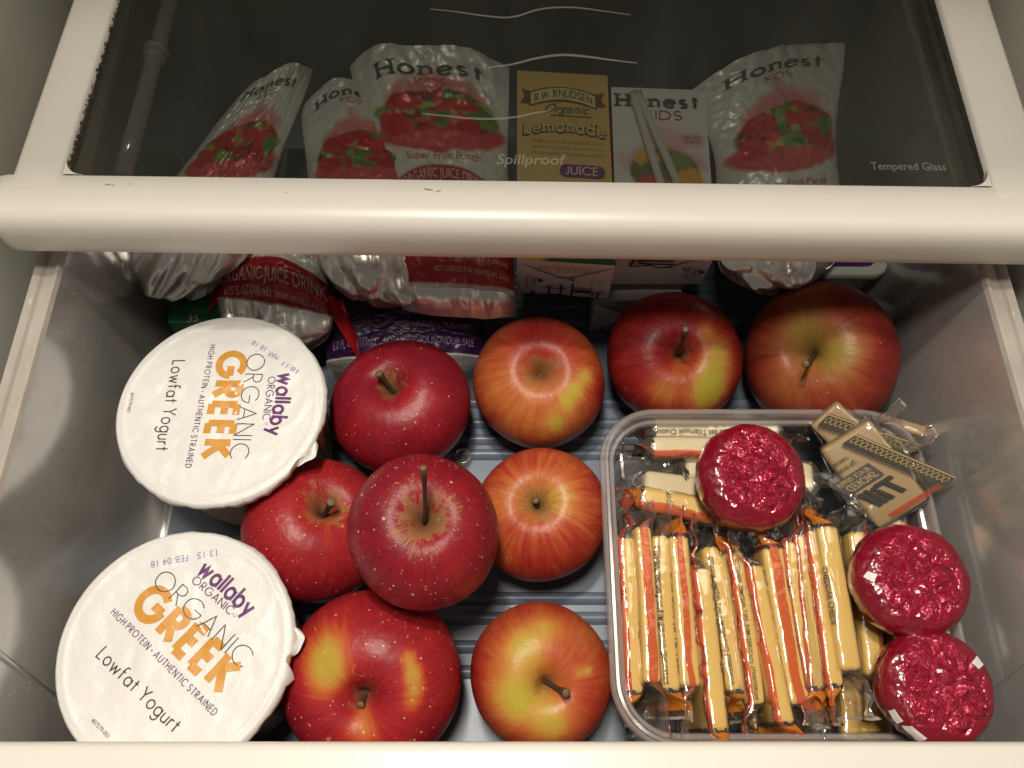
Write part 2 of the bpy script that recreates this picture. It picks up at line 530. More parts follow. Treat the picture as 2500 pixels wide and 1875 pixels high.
X = 0.62   # x-height
GL = {
    'A': (0.78, [[(0, 0), (.39, 1), (.78, 0)], [(.14, .33), (.64, .33)]]),
    'C': (0.86, [arc(.5, .5, .5, .5, 45, 315)]),
    'D': (0.72, [[(0, 0), (0, 1)], [(0, 1), (.22, 1)] + arc(.22, .5, .5, .5, 90, -90) + [(0, 0)]]),
    'E': (0.45, [[(0, 0), (0, 1)], [(0, 1), (.45, 1)], [(0, .52), (.43, .52)], [(0, 0), (.45, 0)]]),
    'F': (0.43, [[(0, 0), (0, 1)], [(0, 1), (.43, 1)], [(0, .52), (.40, .52)]]),
    'G': (0.98, [arc(.5, .5, .5, .5, 45, 360), [(1.0, .5), (.56, .5)]]),
    'H': (0.62, [[(0, 0), (0, 1)], [(.62, 0), (.62, 1)], [(0, .52), (.62, .52)]]),
    'I': (0.0, [[(0, 0), (0, 1)]]),
    'J': (0.35, [[(.35, 1), (.35, .2)] + arc(.17, .2, .18, .2, 0, -150)]),
    'K': (0.60, [[(0, 0), (0, 1)], [(.56, 1), (.03, .5)], [(.14, .58), (.60, 0)]]),
    'L': (0.42, [[(0, 1), (0, 0), (.42, 0)]]),
    'M': (0.86, [[(0, 0), (.12, 1), (.43, .25), (.74, 1), (.86, 0)]]),
    'N': (0.70, [[(0, 0), (0, 1), (.70, 0), (.70, 1)]]),
    'O': (1.0, [arc(.5, .5, .5, .5, 0, 360)]),
    'P': (0.48, [[(0, 0), (0, 1)], [(0, 1), (.2, 1)] + arc(.2, .74, .28, .26, 90, -90) + [(0, .48)]]),
    'R': (0.52, [[(0, 0), (0, 1)], [(0, 1), (.22, 1)] + arc(.22, .75, .26, .25, 90, -90) + [(0, .5)], [(.16, .5), (.52, 0)]]),
    'S': (0.50, [arc(.25, .75, .23, .25, 35, 270) + arc(.25, .25, .25, .25, 90, -145)]),
    'T': (0.54, [[(.27, 0), (.27, 1)], [(0, 1), (.54, 1)]]),
    'U': (0.62, [[(0, 1), (0, .3)] + arc(.31, .3, .31, .3, 180, 360) + [(.62, 1)]]),
    'V': (0.70, [[(0, 1), (.35, 0), (.70, 1)]]),
    'W': (1.0, [[(0, 1), (.25, 0), (.5, .9), (.75, 0), (1.0, 1)]]),
    'Y': (0.66, [[(0, 1), (.33, .48), (.66, 1)], [(.33, .48), (.33, 0)]]),
    'a': (0.58, [arc(.29, .31, .29, .31, 0, 360), [(.58, 0), (.58, X)]]),
    'b': (0.58, [arc(.29, .31, .29, .31, 0, 360), [(0, 0), (0, 1.05)]]),
    'd': (0.58, [arc(.29, .31, .29, .31, 0, 360), [(.58, 0), (.58, 1.05)]]),
    'e': (0.56, [arc(.29, .31, .29, .31, 0, 320), [(0.02, .33), (.57, .33)]]),
    'f': (0.34, [[(.10, 0), (.10, .84)] + arc(.26, .84, .16, .18, 180, 50), [(0, X), (.30, X)]]),
    'g': (0.58, [arc(.29, .31, .29, .31, 0, 360), [(.58, X), (.58, -.08)] + arc(.30, -.08, .28, .27, 0, -150)]),
    'h': (0.46, [[(0, 0), (0, 1.05)], arc(.23, .38, .23, .24, 180, 0) + [(.46, 0)]]),
    'i': (0.0, [[(0, 0), (0, X)], [(0, .82), (0, .92)]]),
    'l': (0.0, [[(0, 0), (0, 1.05)]]),
    'm': (0.80, [[(0, 0), (0, X)], arc(.20, .40, .20, .22, 180, 0) + [(.40, 0)], arc(.60, .40, .20, .22, 180, 0) + [(.80, 0)]]),
    'n': (0.44, [[(0, 0), (0, X)], arc(.22, .38, .22, .24, 180, 0) + [(.44, 0)]]),
    'o': (0.60, [arc(.30, .31, .30, .31, 0, 360)]),
    'p': (0.58, [arc(.29, .31, .29, .31, 0, 360), [(0, -.34), (0, X)]]),
    'r': (0.26, [[(0, 0), (0, X)], arc(.20, .38, .20, .24, 180, 60)]),
    's': (0.34, [arc(.17, .46, .15, .16, 40, 270) + arc(.17, .15, .17, .15, 90, -140)]),
    't': (0.32, [[(.15, 0), (.15, .88)], [(0, X), (.32, X)]]),
    'u': (0.46, [[(0, X), (0, .23)] + arc(.23, .23, .23, .23, 180, 360), [(.46, 0), (.46, X)]]),
    'w': (0.78, [[(0, X), (.2, 0), (.39, .56), (.58, 0), (.78, X)]]),
    'y': (0.54, [[(0, X), (.28, 0)], [(.54, X), (.14, -.34)]]),
    '.': (0.0, [[(0, 0), (0, .12)]]),
    '-': (0.28, [[(0, .38), (.28, .38)]]),
    '\u2022': (0.24, [arc(.12, .42, .06, .06, 0, 360)]),
}


def stroke_text(s, width, gap=0.17, serif=False, step=0.12):
    """-> list of (verts2d, faces) strokes with x scaled 0..1 over the run, y in cap heights; and the run length in cap heights"""
    x = width / 2
    out = []
    for ch in s:
        if ch == ' ':
            x += 0.36
            continue
        adv, strokes = GL[ch]
        for st in strokes:
            pts = [Vector((p[0] + x, p[1])) for p in st]
            # even sampling
            q = [pts[0]]
            for a_, b_ in zip(pts[:-1], pts[1:]):
                n_ = max(1, int((b_ - a_).length / step))
                q += [a_.lerp(b_, (i + 1) / n_) for i in range(n_)]
            closed = (q[0] - q[-1]).length < 1e-4
            L, R = [], []
            for i, p_ in enumerate(q):
                if closed:
                    a_, b_ = q[i - 1 if i > 0 else -2], q[i + 1 if i < len(q) - 1 else 1]
                else:
                    a_, b_ = q[max(i - 1, 0)], q[min(i + 1, len(q) - 1)]
                d1, d2 = (p_ - a_), (b_ - p_)
                d1 = d1.normalized() if d1.length > 1e-9 else d2.normalized()
                d2 = d2.normalized() if d2.length > 1e-9 else d1
                t = (d1 + d2)
                t = t.normalized() if t.length > 1e-6 else d1
                c = max(0.45, t.dot(d1))
                nrm = Vector((-t.y, t.x)) * (width / 2 / c)
                L.append(p_ + nrm)
                R.append(p_ - nrm)
            vs_ = []
            for l_, r_ in zip(L, R):
                vs_ += [l_, r_]
            fs = [(2 * i, 2 * i + 1, 2 * i + 3, 2 * i + 2) for i in range(len(q) - 1)]
            out.append((vs_, fs))
            if serif and ch not in 'te' and not closed and abs(q[0].x - q[-1].x) < 0.02 and (q[0] - q[-1]).length > 0.3:
                for e in (q[0], q[-1]):
                    w2, h2 = width * 1.05, width * 0.28
                    yy = min(max(e.y, h2), 1.05 - h2)
                    out.append(([Vector((e.x - w2, yy - h2)), Vector((e.x + w2, yy - h2)), Vector((e.x + w2, yy + h2)), Vector((e.x - w2, yy + h2))], [(0, 1, 2, 3)]))
        x += adv + gap + width
    total = x - gap - width / 2
    res = []
    for vs_, fs in out:
        res.append(([Vector((v.x / total, v.y)) for v in vs_], fs))
    return res, total


_font_cache = {}


def font_text(s, bold=0.0, cuts=0):
    """Blender's built-in face as flat mesh; x 0..1 over the run, y in cap heights"""
    key = (s, bold, cuts)
    if key in _font_cache:
        return _font_cache[key]
    cu = bpy.data.curves.new('lettering', 'FONT')
    cu.body = s
    cu.offset = bold
    cu.resolution_u = 3
    ob = bpy.data.objects.new('lettering', cu)
    COL.objects.link(ob)
    bpy.context.view_layer.update()
    me = ob.to_mesh()
    bm = bmesh.new()
    bm.from_mesh(me)
    if cuts:
        for _ in range(cuts):
            es = [e for e in bm.edges if e.calc_length() > 0.22]
            if es:
                bmesh.ops.subdivide_edges(bm, edges=es, cuts=1)
        bmesh.ops.triangulate(bm, faces=bm.faces[:])
    bm.verts.ensure_lookup_table()
    vs_ = [Vector((v.co.x, v.co.y)) for v in bm.verts]
    fs = [tuple(v.index for v in f.verts) for f in bm.faces]
    bm.free()
    ob.to_mesh_clear()
    bpy.data.objects.remove(ob)
    x0 = min(v.x for v in vs_)
    x1 = max(v.x for v in vs_)
    CH = 0.69
    vs_ = [Vector(((v.x - x0) / (x1 - x0), v.y / CH)) for v in vs_]
    r = ([(vs_, fs)], (x1 - x0) / CH)
    _font_cache[key] = r
    return r


def lay_text(name, strokes, fmap, mat, parent, bend=None):
    """fmap(x, y, k) -> world point; k is the stroke index (each stroke lies a hair above the one before)"""
    mb = MB()
    for i, (vs_, fs) in enumerate(strokes):
        mb.add([fmap(v.x, v.y, i) for v in vs_], fs)
    return mb.build(name, mat, parent, smooth=False)


# ------------------------------------------------------------------ SETTING: fridge liner, unseen shade shelf, back wall
def wall_box(name, *a, bev=0.0, mat=None):
    o = MB().box(*a, bev=bev).build(name, mat or M['liner'], None, smooth=False)
    o['kind'] = 'structure'
    return o


wall_box('wall_left', -0.262, -0.222, 0.115, 0.60, -0.05, 0.62, bev=0.006)
wall_box('wall_right', 0.232, 0.272, 0.115, 0.60, -0.05, 0.62, bev=0.006)
wall_box('wall_back', -0.222, 0.232, 0.56, 0.60, -0.05, 0.62, mat=M['dark_liner'])
wall_box('compartment_floor', -0.30, 0.30, -0.10, 0.56, -0.040, -0.012, mat=M['dark_liner'])
wall_box('unseen_shade_shelf', -0.218, 0.228, 0.226, 0.555, 0.50, 0.53, bev=0.004, mat=M['cream'])  # unseen opaque shelf overhead, placed to block lamp light from the back

# ------------------------------------------------------------------ DRAWER
drawer = thing('crisper_drawer', 'smoky clear plastic fridge drawer pulled open, cream front bar', 'drawer', (0.0035, 0.2, 0.0))
FX0, FX1 = -0.186, 0.192
RX0, RX1 = -0.1955, 0.2030
FY0, FY1 = 0.0085, 0.385
ZR = 0.110


def drawer_side(x_f, x_r, s):
    # inner skin from floor curve to rim, then flange with ridges, then down the outside
    prof = []
    for i in range(7):
        a = math.radians(90 * i / 6)
        prof.append((x_f - s * 0.010 + s * 0.010 * math.sin(a), 0.010 - 0.010 * math.cos(a)))
    for i in range(1, 9):
        t = i / 8
        prof.append((x_f + (x_r - x_f) * t, 0.010 + (ZR - 0.010) * t))
    mb = MB()
    ys = np.linspace(FY0 - 0.004, FY1, 28)
    mb.grid([[Vector((x, y, z)) for (x, z) in prof] for y in ys])
    return mb


for s, xf, xr in ((-1, FX0, RX0), (1, FX1, RX1)):
    drawer_side(xf, xr, s).build('side_wall', M['drawer'], drawer)
    # flange
    fl = []
    for dx, z in ((0, ZR), (0.0008, ZR + 0.0022), (0.0022, ZR + 0.0022), (0.0030, ZR + 0.0006), (0.0075, ZR), (0.0083, ZR + 0.0012), (0.0092, ZR + 0.0003), (0.0105, ZR + 0.0010), (0.0120, ZR + 0.0012), (0.0128, ZR - 0.0005), (0.0130, ZR - 0.010)):
        fl.append((xr + s * dx, z))
    mb = MB().grid([[Vector((x, y, z)) for (x, z) in fl] for y in np.linspace(0.012, FY1, 12)])
    auto_smooth(mb.build('rim', M['drawer_edge'], drawer), 30)
    # rib moulded in the wall close to the front
    P = [Vector((xf + (xr - xf) * z / ZR - s * 0.0006, y, z)) for y, z in ((0.012, 0.012), (0.021, 0.03), (0.030, 0.052), (0.040, 0.085), (0.046, 0.105))]
    MB().tube(P, 0.0012, 6).build('wall_rib', M['drawer'], drawer)

fx = MB()
ys = []
zs = []
RIBS = [0.0445, 0.056, 0.0695, 0.079, 0.1545, 0.163, 0.1725, 0.1845, 0.235, 0.245, 0.258, 0.268, 0.32, 0.33]
yy = FY0 - 0.004
prof = [(FY0 - 0.004, 0.0)]
for r in RIBS:
    prof += [(r - 0.0032, 0.0), (r - 0.0026, 0.0012), (r - 0.0012, 0.0028), (r, 0.0032), (r + 0.0012, 0.0028), (r + 0.0026, 0.0012), (r + 0.0032, 0.0)]
prof.append((FY1, 0.0))
fx.grid([[Vector((x, y, z)) for (y, z) in prof] for x in np.linspace(FX0 + 0.004, FX1 - 0.004, 9)])
auto_smooth(fx.build('drawer_base', M['floor'], drawer), 50)
MB().grid([[Vector((x, FY1 + 0.004 * t, 0.0 + ZR * t)) for t in np.linspace(0, 1, 6)] for x in np.linspace(FX0 - 0.009, FX1 + 0.010, 5)]).build('back_panel', M['drawer'], drawer)
MB().grid([[Vector((x, FY0 - 0.0015 + 0.002 * t, 0.0 + 0.112 * t)) for t in np.linspace(0, 1, 6)] for x in np.linspace(FX0 - 0.009, FX1 + 0.010, 5)]).build('front_panel', M['drawer'], drawer)
MB().box(-0.232, 0.240, -0.075, 0.0103, 0.050, 0.1165, bev=0.0035).build('front_bar', M['cream'], drawer)

# ------------------------------------------------------------------ GLASS SHELF
SH = thing('glass_shelf', 'tempered glass fridge shelf in a cream plastic frame above the drawer', 'shelf', (0.005, 0.3, 0.12))
AX, AY = 0.005, 0.205
ang = -0.0165
ca, sa = math.cos(ang), math.sin(ang)


def sh(x, y, z):
    """shelf sits a degree askew"""
    dx, dy = x - AX, y - AY
    return Vector((AX + dx * ca - dy * sa, AY + dx * sa + dy * ca, z))


def ish(p):
    dx, dy = p.x - AX, p.y - AY
    return (AX + dx * ca + dy * sa, AY - dx * sa + dy * ca, p.z)


GX0, GX1, GY0 = -0.1822, 0.1925, 0.2170
ZT = 0.1485
# front trim
prof = [(0.2170, 0.1450), (0.2168, 0.1478), (0.2158, 0.1486), (0.2090, 0.1487), (0.2030, 0.1486), (0.1998, 0.1481), (0.1972, 0.1467), (0.1954, 0.1445),
        (0.1943, 0.1413), (0.1938, 0.1370), (0.1937, 0.1300), (0.1942, 0.1268), (0.1955, 0.1250), (0.1985, 0.1246), (0.2000, 0.1256), (0.2010, 0.1340), (0.2170, 0.1360)]
xs = [-0.2085, -0.2070, -0.2040] + list(np.linspace(-0.20, 0.210, 40)) + [0.2140, 0.2160, 0.2175]
mb = MB()
rows = []
for i, x in enumerate(xs):
    inset = 0.004 if i in (0, len(xs) - 1) else (0.0012 if i in (1, len(xs) - 2) else 0)
    yc, zc = 0.206, 0.137
    rows.append([sh(x, y + (yc - y) * inset * 40 * 0.6, z + (zc - z) * inset * 40 * 0.6 + 0.00012 * math.sin(x * 900) * (1 if z < 0.126 else 0)) for (y, z) in prof])
mb.grid(rows)
n = len(prof)
mb.f.append(tuple(range(n)))
mb.f.append(tuple(reversed(range((len(xs) - 1) * n, len(xs) * n))))
front_trim = auto_smooth(mb.build('front_trim', M['cream'], SH), 40)


def rail_strip(x0, x1, s):
    # side rails of the frame: flat top, rounded outside edge
    pr = [(x0, 0.1455), (x0 + s * 0.0004, 0.1478), (x0 + s * 0.0014, 0.1485), (x1 - s * 0.003, 0.1485), (x1 - s * 0.0012, 0.1479), (x1, 0.1462), (x1, 0.1280)]
    rows = [[sh(x, y, z + dz) for (x, z) in pr] for y, dz in ((0.2085, -0.0004), (0.2110, 0.00022), (0.2140, 0.0003), (0.2172, 0.0003))]
    rows += [[sh(x, y, z + 0.0003) for (x, z) in pr] for y in np.linspace(0.225, 0.55, 30)]
    return MB().grid(rows)


rail_strip(GX0, -0.2030, -1).build('side_trim', M['cream'], SH)
rail_strip(GX1, 0.2165, 1).build('side_trim', M['cream'], SH)
# rounded inner corners of the opening
for cx, s in ((GX0, 1), (GX1, -1)):
    R = 0.008
    pts = [sh(cx, GY0, 0.1483)]
    arcp = [sh(cx + s * (R - R * math.cos(math.radians(t))), GY0 + R - R * math.sin(math.radians(t)), 0.1483) for t in range(0, 91, 10)]
    mb = MB().add(pts + arcp, [(0, i + 1, i + 2) for i in range(len(arcp) - 1)])
    low = [p - Vector((0, 0, 0.0035)) for p in arcp]
    mb.grid([arcp, low])
    mb.build('corner_fillet', M['cream'], SH, smooth=False)
# the pane
MB().box(GX0 - 0.006, GX1 + 0.006, 0.2172, 0.55, 0.1425, 0.1455, bev=0.0004).build('glass_pane', M['glass'], SH, smooth=False)
pane = [c for c in SH.children if c.name.startswith('glass_pane')][0]
for v in pane.data.vertices:
    w = sh(*(v.co + SH.location))
    v.co = w - SH.location
# print on the glass
ZG = 0.1458


def glass_line(name, strokes, p0, p1, cap_px):
    a, b = W(*p0, ZG), W(*p1, ZG)
    ex = b - a
    ey = Vector((-ex.y, ex.x, 0)).normalized() * (cap_px / FPX * (CAM_H - ZG) / (SP - 0.27 * CP) * 1.12)
    return lay_text(name, strokes, lambda x, y, k: a + ex * x + ey * y + Vector((0, 0, 0.00002 * k)), M['glass_ink'], SH)


glass_line('etched_lettering', font_text('Tempered Glass', 0.004)[0], (2128, 414), (2311, 416), 21)
glass_line('etched_lettering', [([Vector((v.x + v.y * 0.025, v.y)) for v in font_text('Spillproof', 0.012)[0][0][0]], font_text('Spillproof', 0.012)[0][0][1])], (1212, 400), (1378, 402), 27)


def wave(pts, wpx):
    P = [W(x, y, ZG) for x, y in pts]
    mb = MB()
    Lr, Rr = [], []
    n_ = 24
    Q = []
    for i in range(n_ + 1):
        t = i / n_ * (len(P) - 1)
        j = min(int(t), len(P) - 2)
        u = t - j
        p0, p1, p2, p3 = P[max(j - 1, 0)], P[j], P[j + 1], P[min(j + 2, len(P) - 1)]
        Q.append(0.5 * ((2 * p1) + (p2 - p0) * u + (2 * p0 - 5 * p1 + 4 * p2 - p3) * u * u + (3 * p1 - p0 - 3 * p2 + p3) * u ** 3))
    for i, q in enumerate(Q):
        d = (Q[min(i + 1, n_)] - Q[max(i - 1, 0)]).normalized()
        nn = Vector((-d.y, d.x, 0))
        w = wpx * (0.35 + 0.65 * math.sin(math.pi * (i + 1) / (n_ + 2))) / FPX * 0.36
        Lr.append(q + nn * w)
        Rr.append(q - nn * w)
    mb.grid([Lr, Rr])
    return mb.build('etched_wave', M['glass_ink'], SH, smooth=False)


wave([(1050, 22), (1110, 28), (1180, 38), (1250, 42), (1320, 22), (1400, 18), (1480, 28), (1540, 36)], 3.2)
wave([(1195, 164), (1250, 157), (1310, 142), (1370, 134), (1430, 138), (1490, 146), (1555, 154)], 4.0)
wave([(1030, 277), (1090, 283), (1150, 289), (1210, 290), (1262, 285), (1310, 275), (1345, 270)], 3.2)
# rail and collar seen under the left of the glass
mb = MB().tube([sh(-0.168, y, 0.131) for y in np.linspace(0.232, 0.54, 12)], 0.0038, 12)
mb.build('guide_rail', M['rail'], SH)
mb = MB()
for y, r in ((0.2995, 0.0052), (0.3035, 0.0060)):
    mb.tube([sh(-0.168, y - 0.0016, 0.131), sh(-0.168, y - 0.0008, 0.131), sh(-0.168, y + 0.0008, 0.131), sh(-0.168, y + 0.0016, 0.131)], [r * .7, r, r, r * .7], 14)
mb.build('rail_collar', M['rail'], SH)
# grime along the left inner edge, specks on the glass
mb = MB()
for i in range(230):
    y = GY0 + 0.006 + (0.125) * random.random() ** 1.3
    x = GX0 + abs(random.gauss(0.0002, 0.0011)) - 0.0006
    r = random.uniform(0.00015, 0.00065)
    c = sh(x, y, 0.1459 + random.uniform(0, 0.0015))
    a0 = random.random() * 6
    ring = [c + Vector((r * random.uniform(.6, 1.2) * math.cos(a0 + t), r * 1.5 * random.uniform(.6, 1.2) * math.sin(a0 + t), 0)) for t in np.linspace(0, 2 * math.pi, 6)[:-1]]
    mb.add([c + Vector((0, 0, r * .6))] + ring, [(0, 1 + j, 1 + (j + 1) % 5) for j in range(5)])
o = mb.build('grime', M['dirt'], SH, smooth=False)
o['kind'] = 'stuff'
mb = MB()
for (px, py, ln, a0) in ((262, 450, 9, .1), (275, 452, 6, .6), (315, 449, 5, 0), (1045, 462, 14, -.25), (1070, 466, 8, .3), (1085, 495, 7, -.5), (2312, 485, 8, .5), (2330, 480, 12, .1), (2322, 507, 8, .2), (2460, 262, 4, 0), (700, 470, 5, .3), (1690, 486, 5, .2), (1595, 604, 10, .8)):
    z = 0.1490 if py < 480 else 0.1477
    if py > 590:
        continue
    c = W(px, py, z)
    r = ln / FPX * 0.33
    d = Vector((math.cos(a0), math.sin(a0), 0))
    e = Vector((-d.y, d.x, 0))
    w = r * 0.16
    mb.add([c - d * r, c - d * r * .2 - e * w, c + d * r, c + d * r * .3 + e * w], [(0, 1, 2, 3)])
o = mb.build('scuff_marks', M['scuff'], SH, smooth=False)
o['kind'] = 'stuff'

# ------------------------------------------------------------------ APPLES
APPLE_RED = [(0.0, (0.44, 0.29, 0.04)), (0.22, (0.46, 0.22, 0.04)), (0.42, (0.46, 0.10, 0.025)), (0.60, (0.36, 0.022, 0.020)), (0.80, (0.25, 0.010, 0.018)), (1.0, (0.13, 0.006, 0.017))]
APPLE_ORANGE = [(0.0, (0.44, 0.36, 0.04)), (0.25, (0.50, 0.28, 0.05)), (0.48, (0.48, 0.14, 0.035)), (0.70, (0.37, 0.042, 0.020)), (0.88, (0.27, 0.014, 0.014)), (1.0, (0.15, 0.008, 0.012))]

APPLE_SHADED = [(p_, tuple(q_ * f_ for q_, f_ in zip(c_, (.62, .66, .8)))) for p_, c_ in APPLE_ORANGE]  # orange ramp darkened: weaker light at the back right put into the skin
APPLE_SLIGHT_SHADE = [(p_, tuple(q_ * .8 for q_ in c_)) for p_, c_ in APPLE_ORANGE]  # orange ramp slightly darkened, dimmer light painted into the colour


def apple_material(name, ramp, seed, lent=1.0, russet=1.0, scab=0.0, streak=0.5):
    k = NT(name)
    co = k.coord('Object')
    loc = k.vmath('SCALE', co, scale=1.0 / 0.035)
    off = k.vmath('ADD', loc, (seed * 3.1, seed * 1.7, seed * 5.3))
    sep = k.n('SeparateXYZ', Vector=loc)
    r = k.math('SQRT', k.math('ADD', k.math('MULTIPLY', sep.outputs[0], sep.outputs[0]), k.math('MULTIPLY', sep.outputs[1], sep.outputs[1])))
    r = k.math('ADD', r, 0.02)
    cx = k.math('DIVIDE', sep.outputs[0], r)
    cy = k.math('DIVIDE', sep.outputs[1], r)
    vec = k.n('CombineXYZ', X=cx, Y=cy, Z=k.math('MULTIPLY', sep.outputs[2], 0.22)).outputs[0]
    vec = k.vmath('ADD', vec, (seed * 2.3, seed, 0))
    s1 = k.noise(vec, 9.0, 5, 0.62, 0.15)
    s2 = k.noise(vec, 26.0, 3, 0.6, 0.1)
    macro = k.noise(off, 1.3, 4, 0.55)
    at = k.n('Attribute', props={'attribute_name': 'blush'}).outputs['Fac']
    f = k.math('ADD', at, k.math('MULTIPLY', k.math('SUBTRACT', s1, 0.5), streak))
    f = k.math('ADD', f, k.math('MULTIPLY', k.math('SUBTRACT', s2, 0.5), streak * 0.55))
    f = k.math('ADD', f, k.math('MULTIPLY', k.math('SUBTRACT', macro, 0.5), 0.42))
    col = k.ramp(f, ramp)
    # lenticels
    v = k.n('TexVoronoi', Vector=off, Scale=9.5)
    rn = k.n('TexWhiteNoise', Vector=v.outputs['Color']).outputs[0]
    lim = k.math('MULTIPLY', k.math('POWER', rn, 1.3), 0.155 * lent)
    dot = k.math('SUBTRACT', 1.0, k.math('DIVIDE', v.outputs['Distance'], k.math('ADD', lim, 0.001)), clamp=True)
    dot = k.math('MULTIPLY', dot, 2.2, clamp=True)
    v2 = k.n('TexVoronoi', Vector=off, Scale=19)
    rn2 = k.n('TexWhiteNoise', Vector=v2.outputs['Color']).outputs[0]
    lim2 = k.math('MULTIPLY', k.math('POWER', rn2, 2.2), 0.16 * lent)
    dot2 = k.math('MULTIPLY', k.math('LESS_THAN', v2.outputs['Distance'], lim2), 0.45)
    col = k.mix(k.math('MULTIPLY', k.math('ADD', dot, dot2, clamp=True), 0.80), col, (0.66, 0.40, 0.25))
    # russet scabs
    sc = k.noise(off, 6.5, 6, 0.68, 0.8)
    scm = k.math('MULTIPLY', k.math('SUBTRACT', sc, 0.685 - 0.045 * scab), 18.0, clamp=True)
    col = k.mix(k.math('MULTIPLY', scm, 0.75 if scab else 0.3), col, (0.52, 0.27, 0.12))
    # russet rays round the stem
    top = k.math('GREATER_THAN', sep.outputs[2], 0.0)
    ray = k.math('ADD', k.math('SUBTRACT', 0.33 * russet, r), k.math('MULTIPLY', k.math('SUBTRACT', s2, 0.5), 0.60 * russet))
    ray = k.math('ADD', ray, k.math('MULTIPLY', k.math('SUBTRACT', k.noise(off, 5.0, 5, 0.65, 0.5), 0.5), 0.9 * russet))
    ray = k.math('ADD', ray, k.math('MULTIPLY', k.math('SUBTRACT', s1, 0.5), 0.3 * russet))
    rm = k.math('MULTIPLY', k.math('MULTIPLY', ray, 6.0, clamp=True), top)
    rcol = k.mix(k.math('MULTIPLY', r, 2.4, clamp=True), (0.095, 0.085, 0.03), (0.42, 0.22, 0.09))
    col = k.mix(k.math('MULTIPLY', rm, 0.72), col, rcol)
    p = k.n('BsdfPrincipled', Base_Color=col, Roughness=k.math('ADD', k.math('MULTIPLY_ADD', rm, 0.2, 0.34), k.math('MULTIPLY', macro, 0.10)))
    k.put(p.inputs['Subsurface Weight'], 0.0)
    k.put(p.inputs['Specular IOR Level'], 0.29)
    hb = k.math('ADD', k.math('MULTIPLY', k.noise(off, 7, 3), 1.0), k.math('MULTIPLY', dot, 0.06))
    hb = k.math('ADD', hb, k.math('MULTIPLY', k.noise(off, 40, 2), 0.02))
    k.put(p.inputs['Normal'], k.bump(hb, 0.14, 0.0028))
    return k.done(p.outputs[0])


